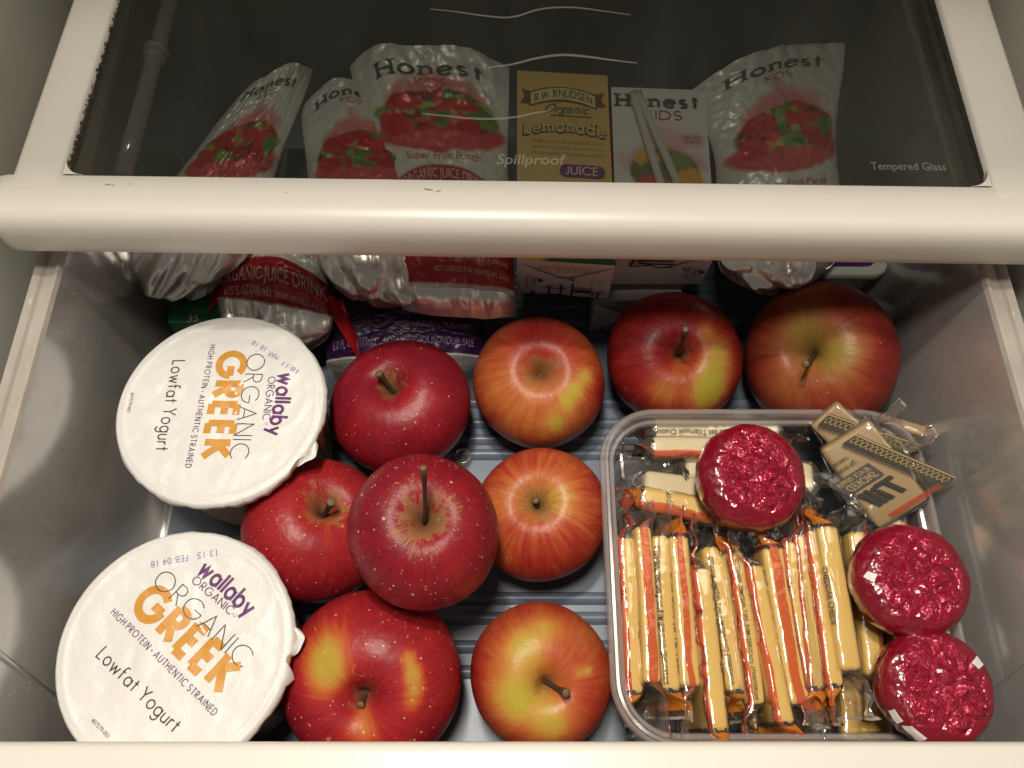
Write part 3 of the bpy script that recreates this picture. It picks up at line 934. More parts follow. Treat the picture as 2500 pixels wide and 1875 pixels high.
def apple(cxp, cyp, wpx, hc, cav, label, ramp, seed, yellow=(), base=0.75, stem=None, stem_len=0.012, stem_r=0.0013,
          lent=1.0, russet=1.0, scab=0.0, streak=0.5, height=0.90, calyx=False, cav_r=0.5, dents=()):
    """centre pixel and width in the photo (2212 scale), centre height hc, cavity pixel"""
    c = V(cxp, cyp, hc)
    Z = (c - Vector((0, 0, CAM_H))).dot(Vector((0, CP, -SP)))
    R = 0.5 * wpx * K / FPX * Z
    # stem axis: where the line of sight through the cavity pixel meets the crown of the apple
    o_ = Vector((0, 0, CAM_H))
    d = ray_dir(cav[0] * K, cav[1] * K)
    rr = 0.72 * R
    bq = (o_ - c).dot(d)
    disc = bq * bq - ((o_ - c).length_squared - rr * rr)
    t = -bq - math.sqrt(max(disc, 0.0))
    ax = ((o_ + d * t) - c).normalized()
    rot = Vector((0, 0, 1)).rotation_difference(ax)
    nu, nv = 110, 84
    u = np.linspace(0, 2 * np.pi, nu, endpoint=False)
    ph = np.linspace(0.0, np.pi, nv)
    U, PH = np.meshgrid(u, ph)
    rs = np.random.default_rng(seed)
    rho = 1.0 - 0.38 * np.exp(-(PH / 0.24) ** 2) - 0.20 * np.exp(-(PH / 0.55) ** 2) - 0.28 * np.exp(-((np.pi - PH) / 0.33) ** 2)
    rho = rho + 0.020 * np.cos(5 * U + rs.random() * 6) * np.clip((PH / np.pi) ** 2, 0, 1) + 0.015 * np.cos(2 * U + rs.random() * 6) * np.sin(PH) + 0.012 * np.cos(3 * U + rs.random() * 6) * np.exp(-(PH / 0.7) ** 2)
    rad = rho * np.sin(PH) * (1.0 - 0.10 * sstep(1.5, 3.0, PH))
    zz = rho * np.cos(PH) * height + 0.03
    # skew: one shoulder stands higher
    zz = zz + 0.05 * rad * np.cos(U - rs.random() * 6)
    Xm, Ym, Zm = rad * np.cos(U), rad * np.sin(U), zz
    sc = R / max(rad.max(), 1e-6)
    P = np.stack([Xm, Ym, Zm], -1) * sc
    for (dd, depth, wd) in dents:
        dv = np.array(rot.inverted() @ Vector(dd).normalized())
        nn_ = P / np.linalg.norm(P, axis=-1, keepdims=True)
        an = np.arccos(np.clip(nn_ @ dv, -1, 1))
        P = P * (1 - depth * np.exp(-(an / wd) ** 2))[..., None]
    # blush: 1 deep red .. 0 yellow; yellow patches given as world directions
    nn_ = P / np.linalg.norm(P, axis=-1, keepdims=True)
    bl = np.full(U.shape, base)
    tow = (Vector((0, 0, CAM_H)) - c).normalized()
    rgt = Vector((1, 0, 0)) - tow * tow.x
    rgt.normalize()
    upv = tow.cross(rgt)
    for (dd, amt, wd) in yellow:
        # a patch is where the apple shows it: fractions of its radius right of and above its middle
        if len(dd) == 2:
            dd = rgt * dd[0] + upv * dd[1] + tow * math.sqrt(max(0.02, 1 - dd[0] ** 2 - dd[1] ** 2))
        dv = np.array(rot.inverted() @ Vector(dd).normalized())
        an = np.arccos(np.clip(nn_ @ dv, -1, 1))
        bl = bl - amt * np.exp(-(an / wd) ** 2)
    verts = [(0, 0, P[0, 0, 2])]
    blv = [bl[0, 0]]
    for i in range(1, nv - 1):
        for j in range(nu):
            verts.append(tuple(P[i, j]))
            blv.append(bl[i, j])
    verts.append((0, 0, P[-1, 0, 2]))
    blv.append(bl[-1, 0])
    faces = [(0, 1 + j, 1 + (j + 1) % nu) for j in range(nu)]
    for i in range(nv - 3):
        a = 1 + i * nu
        for j in range(nu):
            j2 = (j + 1) % nu
            faces.append((a + j, a + nu + j, a + nu + j2, a + j2))
    a = 1 + (nv - 3) * nu
    e = len(verts) - 1
    faces += [(a + j, e, a + (j + 1) % nu) for j in range(nu)]
    me = bpy.data.meshes.new('apple')
    me.from_pydata(verts, [], faces)
    me.polygons.foreach_set('use_smooth', [True] * len(me.polygons))
    at = me.attributes.new('blush', 'FLOAT', 'POINT')
    at.data.foreach_set('value', np.array(blv, dtype=np.float32))
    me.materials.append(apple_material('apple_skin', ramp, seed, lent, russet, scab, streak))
    ob = bpy.data.objects.new('apple', me)
    COL.objects.link(ob)
    ob.location = c
    ob.rotation_mode = 'QUATERNION'
    ob.rotation_quaternion = rot
    tag(ob, label, 'apple', 'apples loose in the fridge drawer')
    zc = P[0, 0, 2]
    inv = rot.inverted()
    if stem is not None:
        tip_d = inv @ ((V(stem[0], stem[1], stem[2])) - c)
        base_p = Vector((0, 0, zc - 0.001))
        mid = base_p.lerp(tip_d, 0.5) + Vector((0.0006, -0.0005, 0.0008))
        pts = []
        for i in range(9):
            t = i / 8
            pts.append((1 - t) ** 2 * base_p + 2 * t * (1 - t) * mid + t * t * tip_d)
        rads = [stem_r * (1.25 - 0.5 * math.sin(math.pi * min(1, i / 8 * 1.05)) + (0.12 if i >= 7 else 0)) for i in range(9)]
        mb = MB().tube(pts, rads, 9)
        for v in mb.v:
            v += Vector((mnoise.noise(v * 900), mnoise.noise(v * 900 + Vector((5, 0, 0))), 0)) * 0.0002
        s_ = mb.build('stem', M['stem'])
        s_.parent = ob
        dirn = (pts[-1] - pts[-2]).normalized()
        mb = MB().tube([pts[-1] - dirn * 0.0002, pts[-1] + dirn * 0.0002], [rads[-1] * 0.97, rads[-1] * 0.85], 9)
        s2_ = mb.build('cut_end', M['stem_tip'])
        s2_.parent = s_
    if calyx:
        mb = MB()
        for i in range(10):
            a_ = i / 10 * 2 * math.pi
            b0 = Vector((0.0018 * math.cos(a_), 0.0018 * math.sin(a_), zc + 0.0003))
            tip = b0 + Vector((0.0016 * math.cos(a_ + .3), 0.0016 * math.sin(a_ + .3), 0.0014 + 0.0006 * random.random()))
            sd = Vector((-math.sin(a_), math.cos(a_), 0)) * 0.0005
            mb.add([b0 - sd, b0 + sd, tip], [(0, 1, 2)])
        s_ = mb.build('calyx', M['stem'], None, smooth=False)
        s_.parent = ob
    return ob, c, R


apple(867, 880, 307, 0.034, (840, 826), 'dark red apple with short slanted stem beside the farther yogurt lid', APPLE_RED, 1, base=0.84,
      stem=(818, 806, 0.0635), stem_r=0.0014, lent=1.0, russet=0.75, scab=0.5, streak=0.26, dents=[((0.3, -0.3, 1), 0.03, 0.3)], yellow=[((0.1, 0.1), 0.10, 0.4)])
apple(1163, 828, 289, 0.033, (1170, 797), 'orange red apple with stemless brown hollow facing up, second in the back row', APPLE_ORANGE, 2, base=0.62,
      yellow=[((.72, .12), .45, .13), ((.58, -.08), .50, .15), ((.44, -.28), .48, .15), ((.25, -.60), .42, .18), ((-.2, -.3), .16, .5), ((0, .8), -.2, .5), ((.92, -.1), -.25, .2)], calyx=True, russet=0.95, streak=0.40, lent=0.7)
apple(1455, 775, 295, 0.034, (1473, 765), 'half red half yellow apple with round tipped stem standing up, behind the tub', APPLE_SLIGHT_SHADE, 3, base=0.86,
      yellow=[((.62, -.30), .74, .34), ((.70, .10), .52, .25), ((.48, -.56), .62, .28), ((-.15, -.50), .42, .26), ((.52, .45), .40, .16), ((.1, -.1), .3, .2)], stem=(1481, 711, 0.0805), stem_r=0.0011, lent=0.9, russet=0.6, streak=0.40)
apple(1771, 775, 332, 0.038, (1745, 760), 'largest orange apple, shade mixed into its colour, at the back right corner of the drawer', APPLE_SHADED, 4, base=0.70,
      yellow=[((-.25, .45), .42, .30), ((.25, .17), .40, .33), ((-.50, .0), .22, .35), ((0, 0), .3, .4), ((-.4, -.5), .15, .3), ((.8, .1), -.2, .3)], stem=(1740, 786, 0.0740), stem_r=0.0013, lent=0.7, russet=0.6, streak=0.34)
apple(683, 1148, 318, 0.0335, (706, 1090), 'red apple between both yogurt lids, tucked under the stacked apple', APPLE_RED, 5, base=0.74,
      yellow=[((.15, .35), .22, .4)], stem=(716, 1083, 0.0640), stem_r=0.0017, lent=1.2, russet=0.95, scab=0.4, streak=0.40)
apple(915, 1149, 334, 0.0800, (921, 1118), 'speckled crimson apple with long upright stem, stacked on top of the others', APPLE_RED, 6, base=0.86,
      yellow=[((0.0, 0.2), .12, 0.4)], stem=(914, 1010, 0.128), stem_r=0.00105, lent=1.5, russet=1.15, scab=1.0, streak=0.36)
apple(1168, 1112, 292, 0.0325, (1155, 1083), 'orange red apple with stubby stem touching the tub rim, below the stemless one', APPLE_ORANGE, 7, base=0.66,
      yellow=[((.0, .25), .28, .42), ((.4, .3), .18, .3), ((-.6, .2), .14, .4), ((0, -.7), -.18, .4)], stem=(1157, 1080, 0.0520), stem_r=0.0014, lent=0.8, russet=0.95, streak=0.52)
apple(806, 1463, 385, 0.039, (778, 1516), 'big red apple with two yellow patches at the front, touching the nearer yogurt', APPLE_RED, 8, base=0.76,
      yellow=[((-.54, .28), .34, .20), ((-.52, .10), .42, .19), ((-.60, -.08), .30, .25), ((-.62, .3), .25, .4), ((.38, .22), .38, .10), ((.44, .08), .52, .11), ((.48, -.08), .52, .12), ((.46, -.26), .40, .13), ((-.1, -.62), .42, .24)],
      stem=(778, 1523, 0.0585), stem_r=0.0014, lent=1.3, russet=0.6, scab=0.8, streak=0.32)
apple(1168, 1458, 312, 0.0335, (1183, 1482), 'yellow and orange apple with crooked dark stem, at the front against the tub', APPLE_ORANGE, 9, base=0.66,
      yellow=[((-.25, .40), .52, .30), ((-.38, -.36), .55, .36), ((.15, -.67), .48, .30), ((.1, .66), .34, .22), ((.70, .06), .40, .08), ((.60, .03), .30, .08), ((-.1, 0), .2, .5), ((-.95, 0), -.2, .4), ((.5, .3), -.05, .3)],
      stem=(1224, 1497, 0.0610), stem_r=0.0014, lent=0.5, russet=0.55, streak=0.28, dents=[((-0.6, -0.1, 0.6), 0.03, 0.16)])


# ------------------------------------------------------------------ YOGURT CUPS
def yogurt(cx, cy, label, notches, tab, prints, seed):
    ZL = 0.070
    R = 0.0475
    root = thing('yogurt_cup', label, 'yogurt', (cx, cy, 0.0005), 'yogurt cups in the drawer')
    # cup
    prof = [(0.0, 0.002), (0.030, 0.002), (0.0355, 0.0005), (0.0375, 0.003), (0.0390, 0.012), (0.0412, 0.045), (0.0422, 0.060), (0.0428, 0.0635), (0.0452, 0.0642), (0.0462, 0.0655), (0.0462, 0.0685), (0.0452, 0.0692)]
    nn = 72
    mb = MB().grid([[Vector((cx + r * math.cos(2 * math.pi * i / nn), cy + r * math.sin(2 * math.pi * i / nn), z)) for (r, z) in prof] for i in range(nn)], close_u=True)
    cup = mb.build('cup', M['cup'], root)
    mb = MB().grid([[Vector((cx + (0.0393 + (z - 0.012) * 0.067) * math.cos(a), cy + (0.0393 + (z - 0.012) * 0.067) * math.sin(a), z)) for z in (0.014, 0.03, 0.045, 0.056)] for a in np.linspace(-1.05, -0.2, 12)])
    mb.build('dark_band', M['cup_band'], cup)
    # lid: soft paper foil with its crinkled edge
    rs = random.Random(seed)
    na, nr = 160, 46

    def edge(a):
        r = R + 0.0008 * mnoise.noise(Vector((math.cos(a) * 4, math.sin(a) * 4, seed * 3))) + 0.0004 * mnoise.noise(Vector((math.cos(a) * 14, math.sin(a) * 14, seed)))
        for (a0, wd, dep) in notches:
            dlt = (a - a0 + math.pi) % (2 * math.pi) - math.pi
            r += dep * math.exp(-(dlt / wd) ** 2)
        return r

    def hgt(x, y):
        """small wrinkles of the sealed membrane"""
        r = math.hypot(x, y)
        q = Vector((x * 60 + seed * 7, y * 60, seed))
        h = 0.00065 * mnoise.noise(q) + 0.00075 * abs(mnoise.noise(q * 1.7)) + 0.0006 * max(0, .12 - abs(mnoise.noise(q * .9 + Vector((9, 2, 4))))) + 0.00014 * mnoise.noise(q * 5.5)
        h *= float(sstep(0.049, 0.040, r)) * 0.9 + 0.1
        h += 0.00042 * math.exp(-((r - 0.0438) / 0.0012) ** 2)
        # embossed round of the tab side
        ex, ey = tab[2]
        q2 = math.hypot(x - ex, y - ey)
        h += 0.00030 * math.exp(-((q2 - 0.0165) / 0.0011) ** 2) * float(sstep(0.047, 0.043, r))
        # dimple towards the middle
        h -= 0.0006 * math.exp(-(r / 0.03) ** 2)
        return h

    rings = []
    for i in range(na):
        a = 2 * math.pi * i / na
        re = edge(a)
        row = []
        for j in range(nr):
            t = j / (nr - 1)
            r = re * (1 - (1 - t) ** 1.5) if t < 1 else re
            x, y = r * math.cos(a), r * math.sin(a)
            z = ZL + hgt(x, y)
            over = max(0.0, r - 0.0462)
            row.append(Vector((cx + x, cy + y, z - 18 * over ** 2 * 30 - over * 0.5)))
        # turned-down skirt with flutes
        fl = 0.00045 * mnoise.noise(Vector((math.cos(a) * 14, math.sin(a) * 14, seed * 5.0)))
        for dz, dr in ((0.0010, 0.0002), (0.0024, 0.0 + fl), (0.0040, -0.0004 + 1.6 * fl)):
            rr = re + dr
            row.append(Vector((cx + rr * math.cos(a), cy + rr * math.sin(a), row[nr - 1].z - dz)))
        rings.append(row)
    lid = MB().grid(rings, close_u=True).build('lid', M['lid'], root)
    # pull tab / loose flap
    a0, wd, _ = tab
    flap = []
    for i in range(13):
        t = i / 12 * 2 - 1
        a = a0 + t * wd
        ln = 0.0030 * (1 - t * t) ** 0.6
        row = []
        for j in range(5):
            s = j / 4
            rr = edge(a) - 0.0003 + ln * s
            row.append(Vector((cx + rr * math.cos(a), cy + rr * math.sin(a), ZL - 0.0012 - 0.0016 * s + 0.0012 * math.sin(s * 5 + i * .5) * s)))
        flap.append(row)
    MB().grid(flap).build('pull_tab', M['lid'], lid)
    for (name, strokes, p0, p1, cap, mat) in prints:
        A, B = W(p0[0], p0[1], ZL), W(p1[0], p1[1], ZL)
        ex = B - A
        mid = (A + B) / 2
        Zd = (mid - Vector((0, 0, CAM_H))).dot(Vector((0, CP, -SP)))
        ey = Vector((-ex.y, ex.x, 0)).normalized() * (cap / FPX * Zd)
        layer = {'purple_ink': 2, 'black_ink': 1}.get(mat, 0) if name != 'heavy' else 0

        def fm(x, y, kk, A=A, ex=ex, ey=ey, layer=layer):
            p = A + ex * x + ey * y
            p.z = ZL + hgt(p.x - cx, p.y - cy) + 0.00016 + layer * 0.00004 + kk * 0.000002
            return p
        lay_text('printed_lettering', strokes, fm, M[mat], lid)
    return root


def z3(x, y):
    return (x / 2.4578, 560 + y / 2.4578)


def z4(x, y):
    return (x / 2.4578, 1200 + y / 2.4578)


def lid_prints(f, q):
    ST = stroke_text
    return [
        ('h', ST('GREEK', 0.29, 0.09)[0], f(*q['greek'][0]), f(*q['greek'][1]), q['greek'][2], 'orange_ink'),
        ('t', ST('ORGANIC', 0.050, 0.19)[0], f(*q['organic'][0]), f(*q['organic'][1]), q['organic'][2], 'black_ink'),
        ('t', ST('wallaby', 0.20, 0.10)[0], f(*q['wallaby'][0]), f(*q['wallaby'][1]), q['wallaby'][2], 'purple_ink'),
        ('t', ST('ORGANIC', 0.12, 0.18)[0], f(*q['org2'][0]), f(*q['org2'][1]), q['org2'][2], 'purple_ink'),
        ('t', ST('HIGH PROTEIN \u2022 AUTHENTIC STRAINED', 0.13, 0.26)[0], f(*q['high'][0]), f(*q['high'][1]), q['high'][2], 'purple_ink'),
        ('t', ST('Lowfat Yogurt', 0.105, 0.16)[0], f(*q['lowfat'][0]), f(*q['lowfat'][1]), q['lowfat'][2], 'black_ink'),
        ('t', font_text('407579-001')[0], f(*q['code'][0]), f(*q['code'][1]), q['code'][2], 'dark_ink'),
        ('t', font_text(q['d1'], -0.008)[0], f(*q['date1'][0]), f(*q['date1'][1]), q['date1'][2], 'blue_ink'),
        ('t', font_text(q['d2'], -0.008)[0], f(*q['date2'][0]), f(*q['date2'][1]), q['date2'][2], 'blue_ink'),
        ('t', font_text(q['d3'], -0.008)[0], f(*q['date3'][0]), f(*q['date3'][1]), q['date3'][2], 'blue_ink'),
        ('t', [(arc_ring(0.42, 0.5)), ], f(*q['reg'][0]), f(*q['reg'][1]), q['reg'][2], 'purple_ink'),
    ]


def arc_ring(r0, r1):
    n_ = 14
    vs_ = []
    for i in range(n_ + 1):
        a = 2 * math.pi * i / n_
        vs_ += [Vector((0.5 + r0 * math.cos(a), 0.5 + r0 * math.sin(a))), Vector((0.5 + r1 * math.cos(a), 0.5 + r1 * math.sin(a)))]
    return vs_, [(2 * i, 2 * i + 1, 2 * i + 3, 2 * i + 2) for i in range(n_)]


S = 1 / 2.4578
back = dict(greek=((1330, 727), (1210, 1385), 150 * S), organic=((1491, 746), (1376, 1378), 108 * S), wallaby=((1683, 862), (1606, 1236), 92 * S),
            org2=((1612, 885), (1574, 1142), 44 * S), high=((1262, 692), (1112, 1432), 33 * S), lowfat=((1038, 785), (934, 1330), 76 * S),
            code=((788, 980), (764, 1098), 20 * S), d1='18:11', d2='MAR', d3='18 18', date1=((1796, 842), (1708, 795), 33 * S), date2=((1682, 762), (1618, 730), 33 * S), date3=((1602, 706), (1526, 666), 33 * S),
            reg=((1592, 1155), (1588, 1172), 17 * S))
front = dict(greek=((778, 680), (1325, 1222), 185 * S), organic=((908, 546), (1446, 1067), 116 * S), wallaby=((1183, 478), (1486, 752), 103 * S),
             org2=((1146, 540), (1380, 742), 46 * S), high=((660, 730), (1282, 1350), 40 * S), lowfat=((573, 987), (1040, 1452), 80 * S),
             code=((545, 1378), (645, 1482), 25 * S), d1='13:15', d2='FEB', d3='04 18', date1=((1302, 347), (1184, 368), 40 * S), date2=((1128, 378), (1054, 392), 40 * S), date3=((1030, 396), (906, 420), 40 * S),
             reg=((1392, 742), (1408, 728 + 30), 20 * S))
yogurt(-0.1325, 0.1520, 'white yogurt cup lid with lettering running downward, in the shade of the shelf', [(-0.62, 0.10, -0.0020), (-0.50, 0.05, 0.0010), (0.72, 0.10, -0.0012), (1.0, 0.3, 0.0005)], (-0.50, 0.16, (0.022, 0.004)), lid_prints(z3, back), 3)
yogurt(-0.1350, 0.0465, 'white yogurt cup lid with slanted lettering, cut off by the front bar', [(-0.10, 0.055, -0.0026), (0.08, 0.05, 0.0012), (-0.24, 0.05, 0.0010), (1.62, 0.03, 0.0012), (1.48, 0.05, -0.0006)], (0.05, 0.13, (0.020, 0.020)), lid_prints(z4, front), 8)


# ------------------------------------------------------------------ TUB
TX0, TX1, TY0, TY1 = 0.0405, 0.1915, 0.0085, 0.1580
ZTUB = 0.056


def rrect(x0, x1, y0, y1, r, n_=14):
    out = []
    for (cx, cy, a0) in ((x1 - r, y1 - r, 0), (x0 + r, y1 - r, 90), (x0 + r, y0 + r, 180), (x1 - r, y0 + r, 270)):
        for i in range(n_ + 1):
            a = math.radians(a0 + 90 * i / n_)
            out.append((cx + r * math.cos(a), cy + r * math.sin(a)))
    return out


tub = thing('plastic_tub', 'shallow square clear plastic tub full of wrapped cheese sticks', 'tub', ((TX0 + TX1) / 2, (TY0 + TY1) / 2, 0.004))
prof = [(0.016, 0.0052), (0.0125, 0.0062), (0.0105, 0.0095), (0.0072, 0.0490), (0.0066, 0.0505), (0.0052, 0.0510), (0.0048, 0.0525), (0.0044, 0.0550), (0.0036, 0.0560), (0.0024, 0.0558), (0.0020, 0.0545),
        (0.0012, 0.0542), (0.0004, 0.0536), (0.0, 0.0522), (0.0003, 0.0490)]
rings = []
for (o_, z) in prof:
    rr = max(0.004, 0.0270 - o_)
    rings.append([Vector((x, y, z)) for (x, y) in rrect(TX0 + o_, TX1 - o_, TY0 + o_, TY1 - o_, rr)])
P = [[rings[j][i] for j in range(3, len(rings))] for i in range(len(rings[0]))]
auto_smooth(MB().grid(P, close_u=True).build('rim', M['tub_rim'], tub), 45)
P = [[rings[j][i] for j in range(0, 4)] for i in range(len(rings[0]))]
w_ = MB().grid(P, close_u=True)
w_.f.append(tuple(i * 4 for i in range(len(rings[0]))))
w_.build('tub_body', M['tub'], tub)


# ------------------------------------------------------------------ CHEESE STICKS
def stick(name, A, B, thick, tall, label, roll=0.0, cheese='cheese', fins=(0.012, 0.012), fin_twist=(0.3, -0.3), seed=1, ends=('orange', 'clear'), strip=None, hash_ends=(0, 1), text=None,
          cat='cheese stick', group='cheese sticks in the tub', top=True, strip_w=0.0024, bow=0.0, nrm_hint=Vector((0, 0, 1)), fan=1.15):
    """A,B: middle of the upper edge at both ends of the cheese; thick = width seen from above, tall = the other way"""
    A, B = Vector(A), Vector(B)
    if group == 'cheese sticks in the tub' and tall > .015:
        fins = (fins[0] + .004, fins[1] + .003)
    L = (B - A).normalized()
    ln = (B - A).length
    side = L.cross(nrm_hint).normalized()
    up = side.cross(L).normalized()
    R_ = Matrix.Rotation(roll, 3, L)
    side, up = R_ @ side, R_ @ up
    C = (A + B) / 2 - up * (tall / 2)
    root = thing(name, label, cat, C, group)
    rs = random.Random(seed)
    hl = ln / 2
    # cheese block
    bm = bmesh.new()
    bmesh.ops.create_cube(bm, size=1.0)
    bmesh.ops.scale(bm, vec=(ln, thick, tall), verts=bm.verts)
    bmesh.ops.bevel(bm, geom=bm.edges[:], offset=min(thick, tall) * 0.24, segments=4, affect='EDGES', profile=0.5)
    es = [e for e in bm.edges if e.calc_length() > ln * 0.5]
    bmesh.ops.subdivide_edges(bm, edges=es, cuts=10)
    bm.verts.ensure_lookup_table()
    vs_ = []
    for v in bm.verts:
        q = Vector((v.co.x * 60 + seed * 3.7, v.co.y * 60, v.co.z * 60))
        w = 0.00030 * mnoise.noise(q)
        bb = bow * (1 - (v.co.x / hl) ** 2)
        vs_.append(C + L * v.co.x + side * (v.co.y + w + bb) + up * (v.co.z + w))
    mesh('cheese', vs_, [tuple(v.index for v in f.verts) for f in bm.faces], M[cheese], root)
    bm.free()
    # film tube that flattens into a crimped fin at both ends
    nt = 36

    def face_th(q):
        # q in -1..1 across the upper face, beyond that down the side it turns onto
        if abs(q) <= 1:
            return math.acos(math.copysign(abs(q) ** (1 / 0.42), q))
        w = 2 - abs(q)
        th_ = math.asin(math.copysign(abs(w) ** (1 / 0.42), w))
        return th_ if q > 0 else math.pi - th_

    def F(s, th, off=0.0):
        """s in metres along the stick from its middle; th angle round the section (pi/2 = top)"""
        e = 0 if s < 0 else 1
        over = abs(s) - hl
        fl = float(np.clip((over + 0.001) / max(0.007, 0.001), 0, 1))
        fl = fl * fl * (3 - 2 * fl)
        a = (thick / 2 + 0.0010) * (1 - fl) + 0.00016 * fl
        b = (tall / 2 + 0.0011) * (1 - fl) + (tall / 2 * fan) * fl * (1 + 0.12 * max(0, over) / 0.012)
        ce, se = math.cos(th), math.sin(th)
        pw = 0.42
        x = a * math.copysign(abs(ce) ** pw, ce)
        z = b * math.copysign(abs(se) ** pw, se)
        tw = fin_twist[e] * fl
        x, z = x * math.cos(tw) - z * math.sin(tw), x * math.sin(tw) + z * math.cos(tw)
        q = Vector((s * 170 + seed * 11.3, ce * 1.6, se * 1.6 + seed))
        q2 = Vector((s * 420 + seed * 5.3, ce * 2.6, se * 2.6 + seed))
        q3 = Vector((s * 45 + seed * 2.3, ce * 3.2, se * 3.2 + seed))
        wr = 0.00035 * mnoise.noise(q) + 0.00022 * mnoise.noise(q2) + 0.0008 * abs(mnoise.noise(q3)) - .0001
        x += wr * (1 + 0.8 * fl)
        z += 0.5 * wr
        if fl > 0:
            wave_ = 0.0030 * fl * mnoise.noise(Vector((z * 240 + seed, s * 170, seed * 2.1))) + 0.0008 * fl * math.sin(z * 700 + seed)
            x += wave_ * 1.3
        x += bow * max(0.0, 1 - (s / hl) ** 2)
        n_ = side * (ce * 1.0) + up * (se * 1.0)
        rg = 0.0
        if over > 0:
            rg = 0.0010 * mnoise.noise(Vector((z * 330, seed, e * 9.0))) * float(np.clip(over / 0.01, 0, 1))
        return C + L * (s + rg) + side * x + up * z + n_.normalized() * off

    s0, s1 = -hl - fins[0], hl + fins[1]
    ss = list(np.linspace(s0, -hl - 0.006, 6)) + list(np.linspace(-hl - 0.005, -hl + 0.002, 6)) + list(np.linspace(-hl + 0.005, hl - 0.005, 20)) + list(np.linspace(hl - 0.002, hl + 0.005, 6)) + list(np.linspace(hl + 0.006, s1, 6))
    ths = [2 * math.pi * j / nt for j in range(nt + 1)]
    film = MB().grid([[F(s, th) for th in ths] for s in ss]).build('wrapper', M['film'], root)
    for sg, fl_ in ((-1, fins[0]), (1, fins[1])):
        MB().grid([[F(sg * (hl + fl_ - d), th, 0.00008) for th in ths] for d in (0.0011, 0.0006, 0.0)]).build('seal_edge', M['film_edge'], film)
    # coloured print near the ends
    for e in (0, 1):
        kind = ends[e]
        sg = -1 if e == 0 else 1
        if kind in ('orange', 'grey'):
            ra = np.linspace(hl + 0.0005, hl + min(fins[e], 0.0075), 8)
            MB().grid([[F(sg * s, th, 0.00012) for th in ths] for s in ra]).build('end_print', M['orange_print' if kind == 'orange' else 'grey_print'], film)
        if e in hash_ends:
            mb = MB()
            ns = max(6, int(2 * (thick + tall) / 0.0026))
            for j in range(ns):
                th0 = 2 * math.pi * j / ns
                sa_, sb_ = sg * (hl - 0.0012), sg * (hl + 0.0009)
                w_ = 2 * math.pi / ns * 0.21
                mb.add([F(sa_, th0 - w_, 0.0002), F(sa_, th0 + w_, 0.0002), F(sb_, th0 + w_ * 1.6, 0.0002), F(sb_, th0 - 0.4 * w_, 0.0002)], [(0, 1, 2, 3)])
            mb.build('hash_marks', M['black_ink'], film, smooth=False)
    if strip is not None:
        mb = MB()
        rows = []
        hq = strip_w / thick
        for s in np.linspace(s0, s1, 48):
            c0 = strip + 0.16 * mnoise.noise(Vector((s * 70, seed * 3.3, 0))) * (1 + 2.0 * max(0.0, abs(s) - hl) / 0.01)
            rows.append([F(s, face_th(c0 + hq * t), 0.00015) for t in (-1, -0.5, 0, 0.5, 1)])
        mb.grid(rows).build('tear_strip', M['red_strip'], film)
    for tx in (text or []):
        body, th0, th1, sa_, sb_, mat = tx
        st, _ = font_text(body, 0.006, 0)

        lay_text('printed_lettering', st, lambda x, y, kk: F(sa_ + (sb_ - sa_) * x, face_th(th0 + (th1 - th0) * y), 0.00022), M[mat], film)
    return root


def r3(x, y):   # zoom region 3 -> photo px
    return (1450 + x / 2.6545, 1250 + y / 2.6545)


def r4(x, y):
    return (1900 + x / 2.655, 1250 + y / 2.655)


def r1(x, y):
    return (1450 + x / 3.771, 960 + y / 3.771)


def r2(x, y):
    return (1900 + x / 3.607, 940 + y / 3.607)


